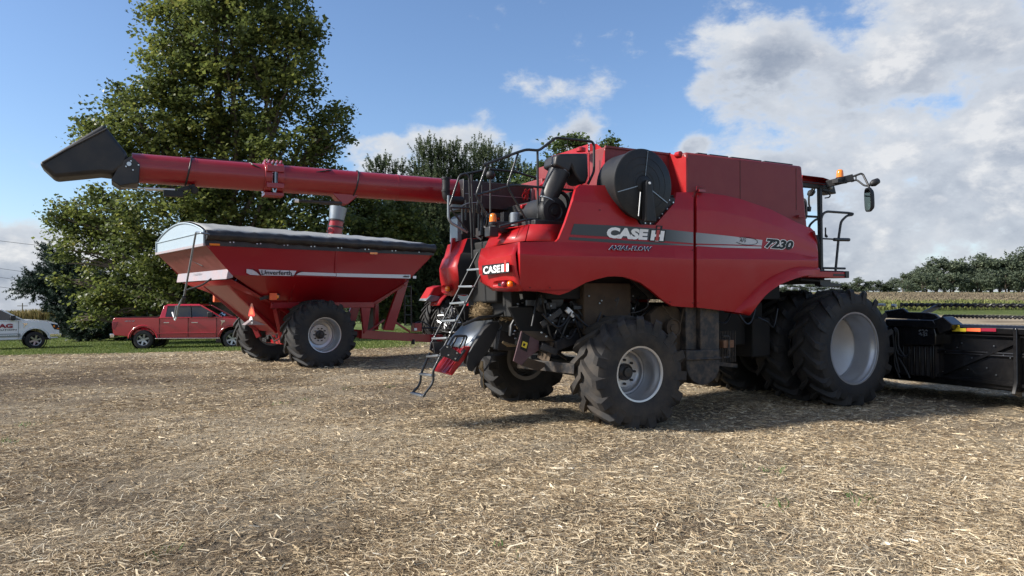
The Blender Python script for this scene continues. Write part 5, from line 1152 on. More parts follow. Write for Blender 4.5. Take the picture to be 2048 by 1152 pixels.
# brackets, guards, belts and lines under the rear hood
r_ = random.Random(31); mb = MB(); m2_ = MB()
for k in range(34):
    x = r_.uniform(-1.3, .9); z = r_.uniform(1.1, 1.85); y = -r_.uniform(.86, 1.12); L_ = r_.uniform(.1, .5); a = r_.uniform(-.6, .6)
    mb.beam((x, y, z), (x+L_*math.cos(a), y+r_.uniform(-.05, .05), z+L_*math.sin(a)), r_.uniform(.02, .05), r_.uniform(.03, .09))
for k in range(12):
    x = r_.uniform(-1.2, .6); z = r_.uniform(1.2, 1.8); y = -r_.uniform(.9, 1.1); mb.lathe([(.001, -.02), (.03, -.02), (.10*r_.uniform(.5, 1.2), -.01), (.10, .02), (.001, .02)], (x, y, z), (0, 1, 0), 18)
mb.build('underside_bracket', M['black'], combine, bevel=.004)
for k in range(14):
    x = r_.uniform(-1.3, .6); p = [Vector((x+j*.16, -1.08+r_.uniform(-.05, .08), r_.uniform(1.15, 1.85))) for j in range(4)]; m2_.tube(catmull(p, 5), r_.uniform(.008, .018), 6)
m2_.build('hydraulic_hose', M['hose'], combine, smooth=60); mb = MB()
for k in range(22): mb.disc((r_.uniform(-1.2, .8), -1.13, r_.uniform(1.2, 1.8)), .012, (0, 1, 0), 8, .02)
mb.build('bolt', M['zinc'], combine)

# ---- cab
cb = M['glass']; zc0, zc1 = 2.28, 3.72; xc0 = 3.72; xp = CF.at(1641, 450, y=-.95).x; xf = CF.at(1651, 450, y=-.80).x
mb = MB(); rf = [(1606, 350), (1648, 355), (1665, 361), (1664, 367), (1650, 369), (1606, 363)]
r0 = [CF.at(a, b, y=-1.02) for a, b in rf]; mb.loft([[Vector((p.x, -.80, p.z+.04)) for p in r0], r0, [Vector((p.x, 1.02, p.z)) for p in r0], [Vector((p.x, .80, p.z+.04)) for p in r0]]); mb.build('cab_roof', M['red'], combine, bevel=.02)
zr = CF.at(1625, 366, y=-1.0).z
mb = MB(); mb.box(xc0-.3, xp+.12, -.98, .98, zr-.08, zr+.03); mb.prism([(xp-.1, -.97, zr+.04), (xp+.35, -.97, zr-.0), (xp+.40, -.97, zr-.14), (xp+.05, -.97, zr-.12)], (0, 1.94, 0)); mb.build('roof_visor', M['plastic'], combine, bevel=.02)
mb = MB(); c = CF.at(1657, 374, y=-.95); mb.lathe([(.001, -.04), (.055, -.03), (.065, .0), (.05, .05), (.001, .06)], c, (1, 0, 0), 18); mb.build('work_lamp', M['zinc'], combine, smooth=50)
mb = MB(); mb.grid([[(xc0, -.92, zc0), (xp, -.95, zc0)], [(xc0, -.92, zr), (xp, -.95, zr)]])
mb.build('side_window', cb, combine); MB().grid([[(xc0, .92, zc0), (xp, .95, zc0)], [(xc0, .92, zr), (xp, .95, zr)]]).build('side_window', cb, combine)
fr_ = [(xp, -.95), (xp+.14, -.88), (xp+.26, -.72), (xp+.34, -.4), (xp+.36, 0), (xp+.34, .4), (xp+.26, .72), (xp+.14, .88), (xp, .95)]
MB().grid([[(a, b, zc0) for a, b in fr_], [(a+.02, b, zr-.02) for a, b in fr_]]).build('windshield', cb, combine, smooth=60)
mb = MB(); mb.beam((xp, -.96, zc0-.1), (xp-.02, -.96, zr), .045, .055, up=(1, 0, 0)); mb.beam((xp, .96, zc0-.1), (xp-.02, .96, zr), .045, .055, up=(1, 0, 0)); mb.beam((xc0, -.92, zc0), (xc0, -.92, zr), .06, .06, up=(1, 0, 0)); mb.beam((xc0, .92, zc0), (xc0, .92, zr), .06, .06, up=(1, 0, 0)); mb.build('cab_pillar', M['plastic'], combine)
mb = MB(); mb.box(3.3, xp+.1, -.95, .95, 2.02, 2.28); mb.grid([[(xc0-.05, -.9, 2.2), (xc0-.05, .9, 2.2)], [(xc0-.05, -.9, 2.8), (xc0-.05, .9, 2.8)]]); mb.build('cab_floor', M['dark'], combine, bevel=.01)
mb = MB(); mb.box(4.05, 4.45, -.3, .3, 2.28, 2.75); mb.prism([(3.98, -.28, 2.7), (4.12, -.28, 2.7), (4.02, -.28, 3.4), (3.9, -.28, 3.4)], (0, .56, 0)); mb.build('operator_seat', M['seat'], combine, bevel=.04)
mb = MB(); mb.tube([(4.75, 0, 2.28), (4.66, 0, 2.85)], .04, 8); mb.lathe([(.17, -.012), (.19, 0), (.17, .012)], (4.64, 0, 2.88), (-.5, 0, .8), 24, closed=True); mb.tube([(xp+.02, -.5, zr-.1), (xp+.2, -.6, 2.6)], .012, 6); mb.build('steering_column', M['seat'], combine)
mb = MB(); mb.tube([CF.at(1651, 455, y=-.9), CF.at(1651, 474, y=-.9)], .014, 6); mb.beam(CF.at(1651, 470, y=-.92), CF.at(1654, 474, y=-.92), .03, .03); mb.tube(rounded([CF.at(*p, y=-.95) for p in [(1648, 386), (1658, 387), (1661, 391), (1658, 395), (1650, 396)]], .03), .012, 6); mb.build('wiper', M['plastic'], combine)
# front closing edge of the engine side cover
mb = MB(); E1 = [CF.at(*p, y=-1.49) for p in [(1629, 462), (1634, 480), (1637.5, 540)]]; mb.grid([E1, [p+Vector((.05, .12, 0)) for p in E1], [p+Vector((.02, .55, 0)) for p in E1]]); mb.build('cover_edge', M['tankred'], combine, smooth=60, solid=.01)
mb = MB(); E1 = [CF.at(*p, y=-1.30) for p in [(1634, 470), (1640, 490), (1641, 540)]]; mb.grid([E1, [p+Vector((0, .35, 0)) for p in E1]]); mb.build('cover_edge', M['plastic'], combine, solid=.02)
# platform and its rails
yp = -1.35
mb = MB(); a = CF.at(1637, 543, y=yp); b = CF.at(1690, 544, y=yp); c = CF.at(1690, 556, y=yp); mb.box(a.x-.25, b.x, yp, -.95, c.z, b.z); mb.build('platform', M['red'], combine, bevel=.01)
mb = MB(); mb.box(b.x-.30, b.x-.01, yp-.006, yp+.03, c.z+.03, b.z-.035); mb.box(b.x-.005, b.x+.085, yp-.02, yp+.3, c.z-.0, b.z+.015); mb.box(a.x-.4, b.x, yp+.02, -.95, b.z+.004, b.z+.02); mb.build('platform_tread', M['black'], combine, bevel=.008)
mb = MB(); mb.prism([CF.at(*p, y=yp+.12) for p in [(1640, 560), (1662, 559), (1662, 565), (1685, 569), (1680, 573), (1650, 574), (1641, 571)]], (0, .12, 0)); mb.tube([CF.at(1600, 559, y=-1.2), CF.at(1641, 562, y=-1.2)], .03, 6); mb.build('platform_bracket', M['black'], combine, bevel=.006)
for pts in ([(1642, 543), (1642, 438), (1646, 427), (1654, 423), (1698, 426), (1706, 427.5), (1704, 430), (1694, 431), (1682, 443), (1677, 478), (1671, 542)],):
    P = [CF.at(*p, y=yp+.06) for p in pts]; MB().tube(rounded(P, .06), .021, 8).build('handrail', M['rail'], combine, smooth=60)
mb = MB(); mb.tube([CF.at(1642, 477, y=yp+.06), CF.at(1678, 479, y=yp+.06)], .014, 8); mb.tube([CF.at(1668, 479, y=yp+.06), CF.at(1698, 479.5, y=yp+.06)], .03, 8); mb.tube([CF.at(1644, 536, y=yp+.06), CF.at(1690, 537, y=yp+.06)], .019, 8); mb.build('handrail', M['rail'], combine, smooth=60)
# mirror arm, mirrors and front beacon
mb = MB(); a = CF.at(1652, 369, y=-1.02); b = CF.at(1707, 355, y=-1.35); mb.beam(a, b, .06, .12); mb.build('mirror_arm', M['plastic'], combine, bevel=.012)
T = [CF.at(p, q, y=y) for p, q, y in [(1706, 353, -1.35), (1722, 347, -1.45), (1726, 349, -1.47), (1738, 373, -1.6), (1742, 392, -1.62), (1745, 401, -1.62)]]
mb = MB(); mb.tube(rounded(T, .05), .018, 8); mb.tube(rounded([CF.at(p, q, y=y) for p, q, y in [(1706, 361, -1.35), (1714, 360, -1.4), (1728, 371, -1.52), (1736, 372, -1.58), (1746, 368, -1.62)]], .04), .016, 8)
mb.tube([CF.at(1712, 350, y=-1.38), CF.at(1712, 359, y=-1.38)], .012, 6); mb.build('mirror_tube', M['rail'], combine, smooth=60)
c = CF.at(1735, 399.5, y=-1.66); hgt = abs(CF.at(1735, 376, y=-1.66).z-CF.at(1735, 424, y=-1.66).z)/2
def slab(c, ax1, ax2, w, h, th, n=28):
    o = []; f = lambda v: math.copysign(abs(v)**.55, v)
    return [c+ax1*(f(math.cos(2*math.pi*k/n))*w)+ax2*(f(math.sin(2*math.pi*k/n))*h) for k in range(n)]
nrm = Vector((.60, -.75, 0)).normalized(); a1 = Vector((.75, .60, 0)).normalized(); a1 = Vector((.78, -.62, 0)).normalized(); nrm = Vector((-.62, -.78, 0)); up = Vector((-.05, 0, 1)).normalized()
a1 = Vector((.40, .92, 0)).normalized(); nrm = Vector((-.92, .40, 0))
s0 = slab(c, a1, up, .10, hgt, 0); mb = MB(); mb.loft([[p+nrm*.0 for p in s0], [c+(p-c)*1.0+nrm*(-.035) for p in s0], [c+(p-c)*.8+nrm*(-.075) for p in s0]]); mb.build('mirror', M['plastic'], combine, smooth=40)
MB().add([c+(p-c)*.88+nrm*.003 for p in s0], [tuple(range(len(s0)))]).build('mirror_glass', M['mirror'], combine, smooth=0)
c = CF.at(1750.5, 364.5, y=-1.64); mb = MB(); d = Vector((.85, -.2, .42)).normalized(); mb.lathe([(.001, -.10), (.04, -.09), (.062, -.03), (.05, .06), (.001, .10)], c, d, 16); mb.build('mirror', M['plastic'], combine, smooth=60)
mb = MB(); d2 = CF.at(1742, 406, y=-1.62); mb.beam(CF.at(1743, 396, y=-1.62), d2, .05, .05); mb.build('mirror_bracket', M['plastic'], combine)
beacon(1680, 360.5, -1.2, 1.15)
mb = MB(); c = CF.at(1680, 361, y=-1.2); mb.box(c.x-.13, c.x+.1, -1.26, -1.14, c.z-.05, c.z+.01); mb.tube(catmull([CF.at(*p, y=-1.2) for p in [(1698, 361), (1703, 364), (1709, 362)]], 4), .006, 5); mb.build('beacon_bracket', M['plastic'], combine)

# ------------------------------------------------------------------ grain header on the feeder
xh = 6.3; hw = 4.9
header = empty('header', CF.M @ Vector((xh, 0, 0)), CF.rz); tag(header, 'wide black grain header with reflector tape lying beyond the front wheels', 'harvester header')
HF = Frame(*(CF.M @ Vector((xh, 0, 0))), 28)
def H(px, py, x=0.0): return HF.at(px, py, x=x)
yA = H(1873, 700).y; yE = H(2040, 700).y
zt = 1.335
mb = MB(); mb.box(0, .05, -hw, hw, .31, 1.22); mb.prism([(.06, -hw, .36), (.50, -hw, .27), (1.8, -hw, .16), (1.8, -hw, .13), (.50, -hw, .24)], (0, 2*hw, 0)); mb.build('back_sheet', M['gloss'], header, bevel=.01)
mb = MB(); tp = [(-.10, 1.20), (-.12, 1.29), (-.07, zt), (.10, zt+.005), (.14, 1.28), (.12, 1.18), (0, 1.16)]
mb.prism([(x, -hw, z) for x, z in tp], (0, yA+.12+hw, 0)); mb.build('top_beam', M['gloss'], header, bevel=.012)
mb = MB(); mb.prism([(x, 1.0, z) for x, z in tp], (0, hw-1.0, 0)); mb.build('top_beam', M['gloss'], header, bevel=.012)
mb = MB()
mb.tube([(-.03, -hw, .90), (-.03, yA, .88)], .018, 6); mb.tube([(-.03, -hw, .86), (-.03, yA, .84)], .018, 6); mb.beam((-.03, yA, .42), (-.03, yE, 1.1), .04, .05); mb.beam((-.03, -hw, .36), (-.03, yA, .44), .05, .05)
mb.beam((-.06, -hw, 1.165), (-.06, yA, 1.165), .03, .02); mb.build('back_brace', M['gloss'], header)
for y in (yE, yE-1.7, 3.2, 1.6): MB().prism([(-.14, y-.03, 1.3), (-.14, y-.03, .45), (-.2, y-.03, .28), (0, y-.03, .22), (0, y-.03, 1.3)], (0, .06, 0)).build('upright', M['gloss'], header, bevel=.008)
mb = MB(); r_ = random.Random(3)
for k in range(16): mb.disc((-.03, yE+.15+k*.09+r_.uniform(-.05, .05), r_.uniform(.5, 1.1)), .008, (1, 0, 0), 6, .02)
mb.build('rivet', M['zinc'], header)
# gearbox / attaching frame between the wheel and the long back sheet
def HB(pts, x, th, name, m='gloss', bev=.015): return MB().prism([HF.at(a, b, x=x) for a, b in pts], (th, 0, 0)).build(name, M[m], header, bevel=bev)
HB([(1770, 652), (1868, 652), (1872, 668), (1871, 690), (1790, 690), (1770, 675)], -.22, .3, 'attach_frame')
HB([(1768, 622), (1805, 616), (1815, 624), (1855, 625), (1870, 628), (1880, 636), (1905, 649), (1890, 659), (1873, 660), (1868, 652), (1860, 640), (1770, 636)], -.10, .06, 'frame_gusset')
HB([(1770, 638), (1866, 640), (1878, 657), (1770, 652)], -.26, .14, 'frame_beam')
mb = MB(); mb.prism([HF.at(a, b, x=-.28) for a, b in [(1866, 640), (1885, 633), (1905, 649), (1900, 660), (1878, 668)]], (.30, 0, 0)); mb.build('frame_shoulder', M['gloss'], header, bevel=.01)
mb = MB(); a = HF.at(1795, 690, x=-.1); b = HF.at(1871, 752, x=-.1); mb.box(-.12, .1, b.y, a.y, .42, .95); mb.build('drive_box', M['black'], header, bevel=.02)
mb = MB()
for k in range(7):
    y = a.y-(a.y-b.y)*(k+.5)/7; mb.box(-.16, -.1, y-.012, y+.012, .42, .93)
mb.box(-.15, -.10, b.y, b.y+.05, .4, 1.0); mb.build('drive_rib', M['gloss'], header, bevel=.004)
mb = MB()
for pts in ([(1788, 656), (1792, 664), (1791, 680), (1794, 702), (1802, 712), (1815, 712), (1822, 700)], [(1790, 655), (1796, 664), (1797, 690), (1803, 704), (1812, 716)], [(1785, 660), (1788, 690), (1793, 720), (1799, 745)], [(1789, 700), (1790, 730), (1800, 755)], [(1797, 715), (1812, 740), (1820, 756)]):
    mb.tube(catmull([HF.at(p, q, x=-.32) for p, q in pts], 5), .016, 7)
mb.build('hydraulic_hose', M['hose'], header, smooth=60)
mb = MB(); r_ = random.Random(4)
for k in range(26):
    c = HF.at(1838+r_.uniform(0, 17), 659+r_.uniform(0, 14), x=-.225); mb.box(c.x-.004, c.x, c.y-.008, c.y+.012, c.z-.006, c.z+r_.uniform(0, .015))
mb.build('dirt_spatter', M['zinc'], header)
for cs, m_ in (((1904, 1932), 'yellow'), ((1933, 1961), 'orange'), ((1962, 1992), 'lens')):
    MB().prism([HF.at(a, b, x=-.127) for a, b in [(cs[0], 656.3), (cs[1], 656.6), (cs[1], 663.3), (cs[0], 662.5)]], (.003, 0, 0)).build('reflector_tape', M[m_], header, smooth=0)
MB().prism([HF.at(a, b, x=-.127) for a, b in [(1905, 650), (1919, 650.3), (1919, 655.6), (1905, 655)]], (.003, 0, 0)).build('warning_label', M['yellow'], header, smooth=0)
mb = MB(); mb.prism([HF.at(a, b, x=-.13) for a, b in [(1907, 652), (1917, 652.3), (1917, 653.5), (1907, 653.2)]], (.002, 0, 0)); mb.build('label_symbol', M['ink'], header, smooth=0)
# augers / reel with spiral flights seen over the back of the header
def spiral(y0, y1, x, z, r, pitch, rod, name):
    mb = MB(); mb.tube([(x, y0, z), (x, y1, z)], r*.5, 8); n = int(abs(y1-y0)/pitch*10)
    for ph in (0, math.pi):
        pts = [(x+math.cos(ph+t/10*2*math.pi)*r*.8, y0+(y1-y0)*t/n, z+math.sin(ph+t/10*2*math.pi)*r*.8) for t in range(n+1)]; mb.tube(pts, rod, 5)
    return mb.build(name, M['black'], header, smooth=60)
z1 = HF.at(1960, 611, x=1.25).z; z2 = HF.at(1960, 633.5, x=1.0).z
spiral(-hw, H(1775, 611).y+.6, 1.25, z1, .035, .22, .018, 'upper_spiral'); spiral(-hw, yA+.5, 1.0, z2, .028, .14, .013, 'lower_spiral')
mb = MB(); e = HF.at(1788, 611, x=1.25); mb.tube([(1.25, e.y+.35, z1), (1.1, e.y+.1, z1+.005)], .03, 8); mb.lathe([(.001, -.04), (.035, -.04), (.035, .04), (.001, .04)], e, (0, 1, 0), 12); mb.build('auger_bearing', M['zinc'], header)
mb = MB()
for y in (-hw+.05, -1.2, 1.2, hw-.05): MB().beam((.05, y, 1.25), (1.3, y, z1), .05, .08).build('reel_arm', M['black'], header)
mb.prism([(0, -hw-.05, .1), (2.2, -hw-.05, .05), (1.9, -hw-.05, .5), (.1, -hw-.05, 1.3)], (0, .05, 0)); mb.build('end_plate', M['black'], header); mb = MB(); mb.prism([(0, hw, .1), (2.2, hw, .05), (1.9, hw, .5), (.1, hw, 1.3)], (0, .05, 0)); mb.build('end_plate', M['black'], header)
mb = MB(); mb.lathe([(.25, 0), (.25, 2*hw)], (.7, -hw, .5), (0, 1, 0), 20); mb.build('cross_auger', M['black'], header)
for y in (-hw+.4, hw-.4): MB().box(.5, 1.2, y-.12, y+.12, -.01, .25).build('skid', M['black'], header)
# ------------------------------------------------------------------ grain cart
KF = Frame(-6.36, 21.28, float(gz(-6.4, 21))-.02, 38.6)
cart = empty('grain_cart', KF.loc, KF.rz); tag(cart, 'dark red grain cart with grey roll tarp and two huge tyres', 'grain cart')
def K(px, py, y): return KF.at(px, py, y=y)
hw_ = 2.3
NR = K(411, 486, -hw_); NF = K(867, 512, -hw_); zrim = (NR.z+NF.z)/2
SR = K(465, 551, -hw_+.04); SF = K(821, 557, -hw_+.04); zs = (SR.z+SF.z)/2
BR_ = K(548, 609, -1.3); BF_ = K(743, 607, -1.3); zb = (BR_.z+BF_.z)/2
rim = [Vector((NR.x, -hw_, zrim)), Vector((NF.x, -hw_, zrim)), Vector((NF.x, hw_, zrim)), Vector((NR.x, hw_, zrim))]
mid = [Vector((SR.x, -hw_+.06, zs)), Vector((SF.x, -hw_+.06, zs)), Vector((SF.x, hw_-.06, zs)), Vector((SR.x, hw_-.06, zs))]
bot = [Vector((BR_.x, -1.3, zb)), Vector((BF_.x, -1.3, zb)), Vector((BF_.x, 1.3, zb)), Vector((BR_.x, 1.3, zb))]
m2 = Vector(((BR_.x+BF_.x)/2, 0, 0))
# long sides slightly dished between the ribs, as rolled sheet is
def sheet(a, b, c, d, n=16, dish=.02, seed=1):
    rows = []
    for i in range(6):
        t = i/5; row = []
        for j in range(n+1):
            s = j/n; p = a.lerp(b, s).lerp(d.lerp(c, s), t); w = math.sin(math.pi*t)*abs(math.sin(math.pi*s*2+seed))*dish; row.append(p+Vector((0, (1 if p.y < 0 else -1)*w, 0)))
        rows.append(row)
    return rows
mb = MB(); mb.grid(sheet(rim[0], rim[1], mid[1], mid[0])); mb.grid(sheet(rim[3], rim[2], mid[2], mid[3])); mb.grid([[rim[1], rim[2]], [mid[1], mid[2]]]); mb.build('hopper', M['cartred'], cart, smooth=28)
mb = MB(); mb.grid(sheet(mid[0], mid[1], bot[1], bot[0], dish=.03)); mb.grid(sheet(mid[3], mid[2], bot[2], bot[3], dish=.03)); mb.grid([[mid[1], mid[2]], [bot[1], bot[2]]]); mb.grid([[bot[0], bot[1]], [bot[3], bot[2]]])
mb.build('lower_hopper', M['cartred'], cart, smooth=28)
# overhanging rear: slope tinted with ground bounce, silver lip, lower slope
LR = K(465, 551, -hw_+.06); LL = KF.at(379, 558, y=hw_-1.0)
lipz = zs+.11
mb = MB(); mb.grid([[rim[0], rim[3]], [Vector((SR.x-.06, -hw_+.1, lipz)), Vector((SR.x-.06, hw_-.1, lipz))]]); mb.build('rear_slope', M['bouncered'], cart, smooth=0, solid=.01)
mb = MB(); mb.prism([(SR.x-.10, -hw_+.06, lipz+.05), (SR.x-.14, -hw_+.06, zs-.10), (SR.x+.02, -hw_+.06, zs-.06), (SR.x+.02, -hw_+.06, lipz)], (0, 2*hw_-.12, 0)); mb.build('rear_lip', M['silverpaint'], cart, bevel=.01)
mb = MB(); text_fit(mb, 'Unverferth', K(393, 551.5, 0) if 0 else KF.at(386, 551, x=SR.x-.145), KF.at(401, 549, x=SR.x-.145), KF.at(387, 546.5, x=SR.x-.145), .01, .2); mb.build('lettering', M['zinc'], cart, smooth=0)
mb = MB(); mb.beam(rim[0]+Vector((-.02, 0, 0)), rim[3]+Vector((-.02, 0, 0)), .07, .06); mb.build('rim_edge', M['silverpaint'], cart)
mb = MB(); mb.grid([[mid[0]+Vector((0, .05, -.1)), mid[3]+Vector((0, -.05, -.1))], [bot[0]+Vector((.1, 0, -.05)), bot[3]+Vector((.1, 0, -.05))]]); mb.build('lower_rear_slope', M['cartred'], cart, solid=.01)
# deep rear chute beam running down to the axle
s1 = K(395, 560, -.2); s2 = K(470, 610, -.2); e1 = K(545, 664, -.9)
mb = MB(); A_ = Vector((SR.x+.15, 0, zs-.12)); B_ = Vector((-.15, 0, .95))
mb.loft([[A_+Vector((0, -1.2, 0)), A_+Vector((0, 1.2, 0)), A_+Vector((.9, 1.2, 0)), A_+Vector((.9, -1.2, 0))], [B_+Vector((-.5, -.65, 0)), B_+Vector((-.5, .65, 0)), B_+Vector((.5, .65, 0)), B_+Vector((.5, -.65, 0))]]); mb.build('sump', M['cartred'], cart, bevel=.015)
mb = MB()
for s in (-1, 1):
    mb.beam(A_+Vector((.1, s*1.05, -.03)), B_+Vector((-.55, s*.75, .0)), .10, .10); mb.beam(A_+Vector((.25, s*1.35, .05)), B_+Vector((.1, s*1.1, .25)), .10, .12)
    mb.beam((BR_.x-.1, s*1.32, zb-.03), (BF_.x+.05, s*1.32, zb-.03), .12, .16); mb.beam((BF_.x+.03, s*1.28, zb-.03), (SF.x-.02, s*(hw_-.35), zs-.12), .10, .12)
    mb.beam((BR_.x+.1, s*1.15, zb-.1), (BR_.x+.4, s*.9, .75), .12, .14)
mb.build('frame', M['cartred'], cart, bevel=.01)
mb = MB(); p = K(505, 660, -1.2); q = K(548, 664, -1.35); mb.prism([K(*a, -1.25) for a in [(490, 650), (505, 639), (532, 650)]], (0, .25, 0)); mb.build('gusset', M['silverpaint'], cart, bevel=.005)
mb = MB(); mb.box(-.16, .16, -1.6, 1.6, .78, 1.02); mb.box(-.5, .3, -.6, .6, .6, 1.0); mb.build('axle', M['cartred'], cart, bevel=.02)
mb = MB(); r_ = random.Random(8)
for k in range(14):
    x = r_.uniform(-.7, -.3); y = r_.uniform(-1.0, .5); z = r_.uniform(.6, .95); mb.box(x, x+.12, y, y+.14, z, z+.1)
mb.tube(catmull([(-.6, -1.0, .9), (-.65, -.5, .7), (-.6, 0, .85), (-.6, .5, .7)], 5), .02, 6); mb.build('gearbox', M['dark'], cart, bevel=.01)
# front legs and tongue
lt = K(815, 562, -1.35); lb = K(782, 660, -1.35); l2t = K(732, 612, -1.3); l2b = K(730, 664, -1.3)
yt = -1.35
mb = MB()
for s in (1, -1):
    MB().prism([Vector((v.x, v.y*s, v.z)) for v in [K(797, 574, yt), K(818, 560, yt), K(788, 661, yt), K(768, 660, yt)]], (0, .10*s, 0)).build('leg', M['cartred'], cart, bevel=.01)
    MB().prism([Vector((v.x, v.y*s, v.z)) for v in [K(722, 612, yt), K(742, 612, yt), K(735, 660, yt), K(728, 668, yt)]], (0, .10*s, 0)).build('leg', M['cartred'], cart, bevel=.01)
mb.beam(K(752, 606, -.9), K(752, 660, -.9), .12, .12); mb.beam(K(768, 640, -.9), K(735, 664, -1.2), .05, .05); mb.build('leg_brace', M['cartred'], cart, bevel=.01)
mb = MB(); ta = K(722, 667, yt); hz = .95; te = K(865, 676, -.25)
for s in (-1, 1): mb.beam((ta.x, s*1.3, ta.z-.02), (te.x, s*.22, te.z-.02), .12, .25)
mb.beam((te.x-.1, -.3, te.z), (te.x+.45, 0, te.z-.02), .2, .22); mb.beam((te.x-.1, .3, te.z), (te.x+.45, 0, te.z-.02), .2, .22)
mb.build('tongue', M['cartred'], cart, bevel=.01)
mb = MB(); b = K(832, 660, -.5); mb.box(b.x-.12, b.x+.14, -.62, -.38, b.z-.05, b.z+.22); mb.beam(K(790, 644, -.6), K(820, 664, -.5), .05, .06); mb.build('jack_box', M['cartred'], cart, bevel=.01)
mb = MB(); mb.prism([K(*a, -.63) for a in [(828.5, 656), (834, 656), (834, 661), (828.5, 661)]], (0, .003, 0)); mb.build('paper_label', M['white'], cart)
mb = MB(); b = K(826, 682, -.6); mb.lathe([(.001, -.1), (.06, -.1), (.06, .05), (.001, .05)], b, (0, 0, 1), 10); mb.tube(catmull([K(*a, -.3) for a in [(826, 650), (840, 643), (856, 650), (868, 662)]], 5), .02, 6); mb.tube([K(828, 656, -.2), K(880, 656, -.2)], .03, 6); mb.build('drawbar_hose', M['hose'], cart)
# cart ladder
mb = MB(); yl = -.55
for px in (808.5, 821.5): mb.tube([K(px, 571, yl), K(px+1.5, 651, yl)], .025, 6)
for py in (573, 592, 611, 629.5, 650): mb.beam(K(808.5, py, yl), K(822, py, yl), .035, .03)
mb.build('ladder', M['rail'], cart)
# wheels
rg = [('FIRESTONE', .80, .05, -60, 60), ('1050/50R32', .70, .04, 100, 170)]
ag_wheel(cart, (.02, -1.88, .915), .935, .90, .455, -1, 18, 'rim', 'tyre', dish=.30, lug_h=.055, sweep=1.1, mirror=1, rings=rg, bolts=10, lugw=.085)
ag_wheel(cart, (.02, 1.88, .915), .935, .90, .455, 1, 18, 'rimdark', 'tyre', dish=.30, lug_h=.055, sweep=1.1, mirror=1, bolts=10, lugw=.07)
# black rail, tarp roll, tarp, bulkheads
zk = K(411, 474, -hw_).z; 
mb = MB(); mb.box(NR.x, NF.x, -hw_-.02, -hw_+.02, zrim-.02, zk); mb.box(NR.x, NF.x, hw_-.02, hw_+.02, zrim-.02, zk); mb.box(NF.x-.02, NF.x+.02, -hw_, hw_, zrim, zk); mb.build('side_board', M['black'], cart)
mb = MB(); 
for px in range(460, 860, 54):
    for d in (0, 7): c = K(px+d, 482+(px-411)*.052, -hw_-.025); mb.disc(c, .018, (0, 1, 0), 8, .02)
mb.build('bolt', M['steel'], cart)
zr_ = zk+.07
def arch(t, h=.36):   # t -1..1 across
    return h*math.cos(t*math.pi/2)**.8
mb = MB(); xs = np.linspace(NR.x+.03, NF.x-.05, 30); ts = np.linspace(-1, 1, 17); rows = []
for j, t in enumerate(ts):
    row = []
    for i, x in enumerate(xs):
        u = (x-NR.x)/(NF.x-NR.x); endf = 1-.35*sstep(u, .86, 1.0); bow = .03*math.cos(u*math.pi*2*8); crease = .012*math.sin(x*23+t*9)*abs(t)+.008*math.sin(x*41-t*14)
        row.append(Vector((x, t*(hw_-.02), zr_+.09+arch(t)*(1.0)*float(endf)*(1-.25*u)+bow*(1-abs(t))*.6+crease-.05*u)))
    rows.append(row)
mb.grid(rows); mb.build('tarp', M['tarp'], cart, smooth=70, solid=.008)
mb = MB(); n = 50; pts = [Vector((NR.x+(NF.x-NR.x)*i/n, -hw_-.03, zr_-.02-.02*math.sin(i*.9)*.3-.05*i/n)) for i in range(n+1)]; mb.tube(pts, [.125+.012*math.sin(i*2.3)+.008*math.sin(i*5.1) for i in range(n+1)], 12); mb.build('tarp_roll', M['tarpblack'], cart, smooth=70)
mb = MB(); n = 20; rows = []
top = [Vector((NR.x-.01, t*(hw_-.02), zr_+arch(t)+.06)) for t in np.linspace(-1, 1, 21)]
mb.add([Vector((NR.x-.01, -hw_+.02, zrim+.02)), Vector((NR.x-.01, hw_-.02, zrim+.02))]+top[::-1], [tuple(range(23))]); mb.build('rear_bulkhead', M['bulk'], cart, smooth=0, solid=.012)
mb = MB(); mb.beam((NR.x-.03, -hw_+.02, zr_+.06), (NR.x-.03, hw_-.0, zr_+.06), .02, .025)
for s in (-1, 1): mb.beam((NR.x-.03, s*(hw_-.03), zrim), (NR.x-.03, s*(hw_-.03), zr_+.1), .04, .04)
mb.tube([p+Vector((-.02, 0, 0)) for p in top], .02, 6); mb.build('bulkhead_trim', M['bulk'], cart)
topf = [Vector((NF.x, t*(hw_-.02), zr_+arch(t)*.5)) for t in np.linspace(-1, 1, 21)]; mb = MB(); mb.add([Vector((NF.x, -hw_+.02, zrim)), Vector((NF.x, hw_-.02, zrim))]+topf[::-1], [tuple(range(23))]); mb.build('front_bulkhead', M['bulk'], cart, smooth=0, solid=.012)
# crank arm
mb = MB(); xk = NR.x-.25
mb.tube(rounded([Vector((NR.x+.1, -hw_-.05, zr_-.01)), KF.at(403, 466, x=xk), KF.at(392, 464, x=xk), KF.at(369, 590, x=xk), KF.at(357, 612, x=xk), KF.at(353, 634, x=xk)], .05), .024, 8); mb.build('crank_arm', M['zinc'], cart, smooth=60)
mb = MB(); mb.tube([KF.at(353, 612, x=xk), KF.at(349, 638, x=xk)], .03, 8); mb.build('crank_grip', M['zinc'], cart); mb = MB(); mb.tube([KF.at(345, 625, x=xk), KF.at(350, 640, x=xk), KF.at(355, 626, x=xk+.05)], .022, 8); mb.build('crank_handle', M['white'], cart)
mb = MB(); mb.tube(rounded([KF.at(367, 582, x=xk+.02), KF.at(405, 570, x=xk+.4), KF.at(423, 557, x=xk+.6)], .1), .022, 8); mb.tube([KF.at(368, 594, x=xk-.01), KF.at(365, 605, x=xk-.01)], .05, 8); mb.build('crank_holder', M['rail'], cart)
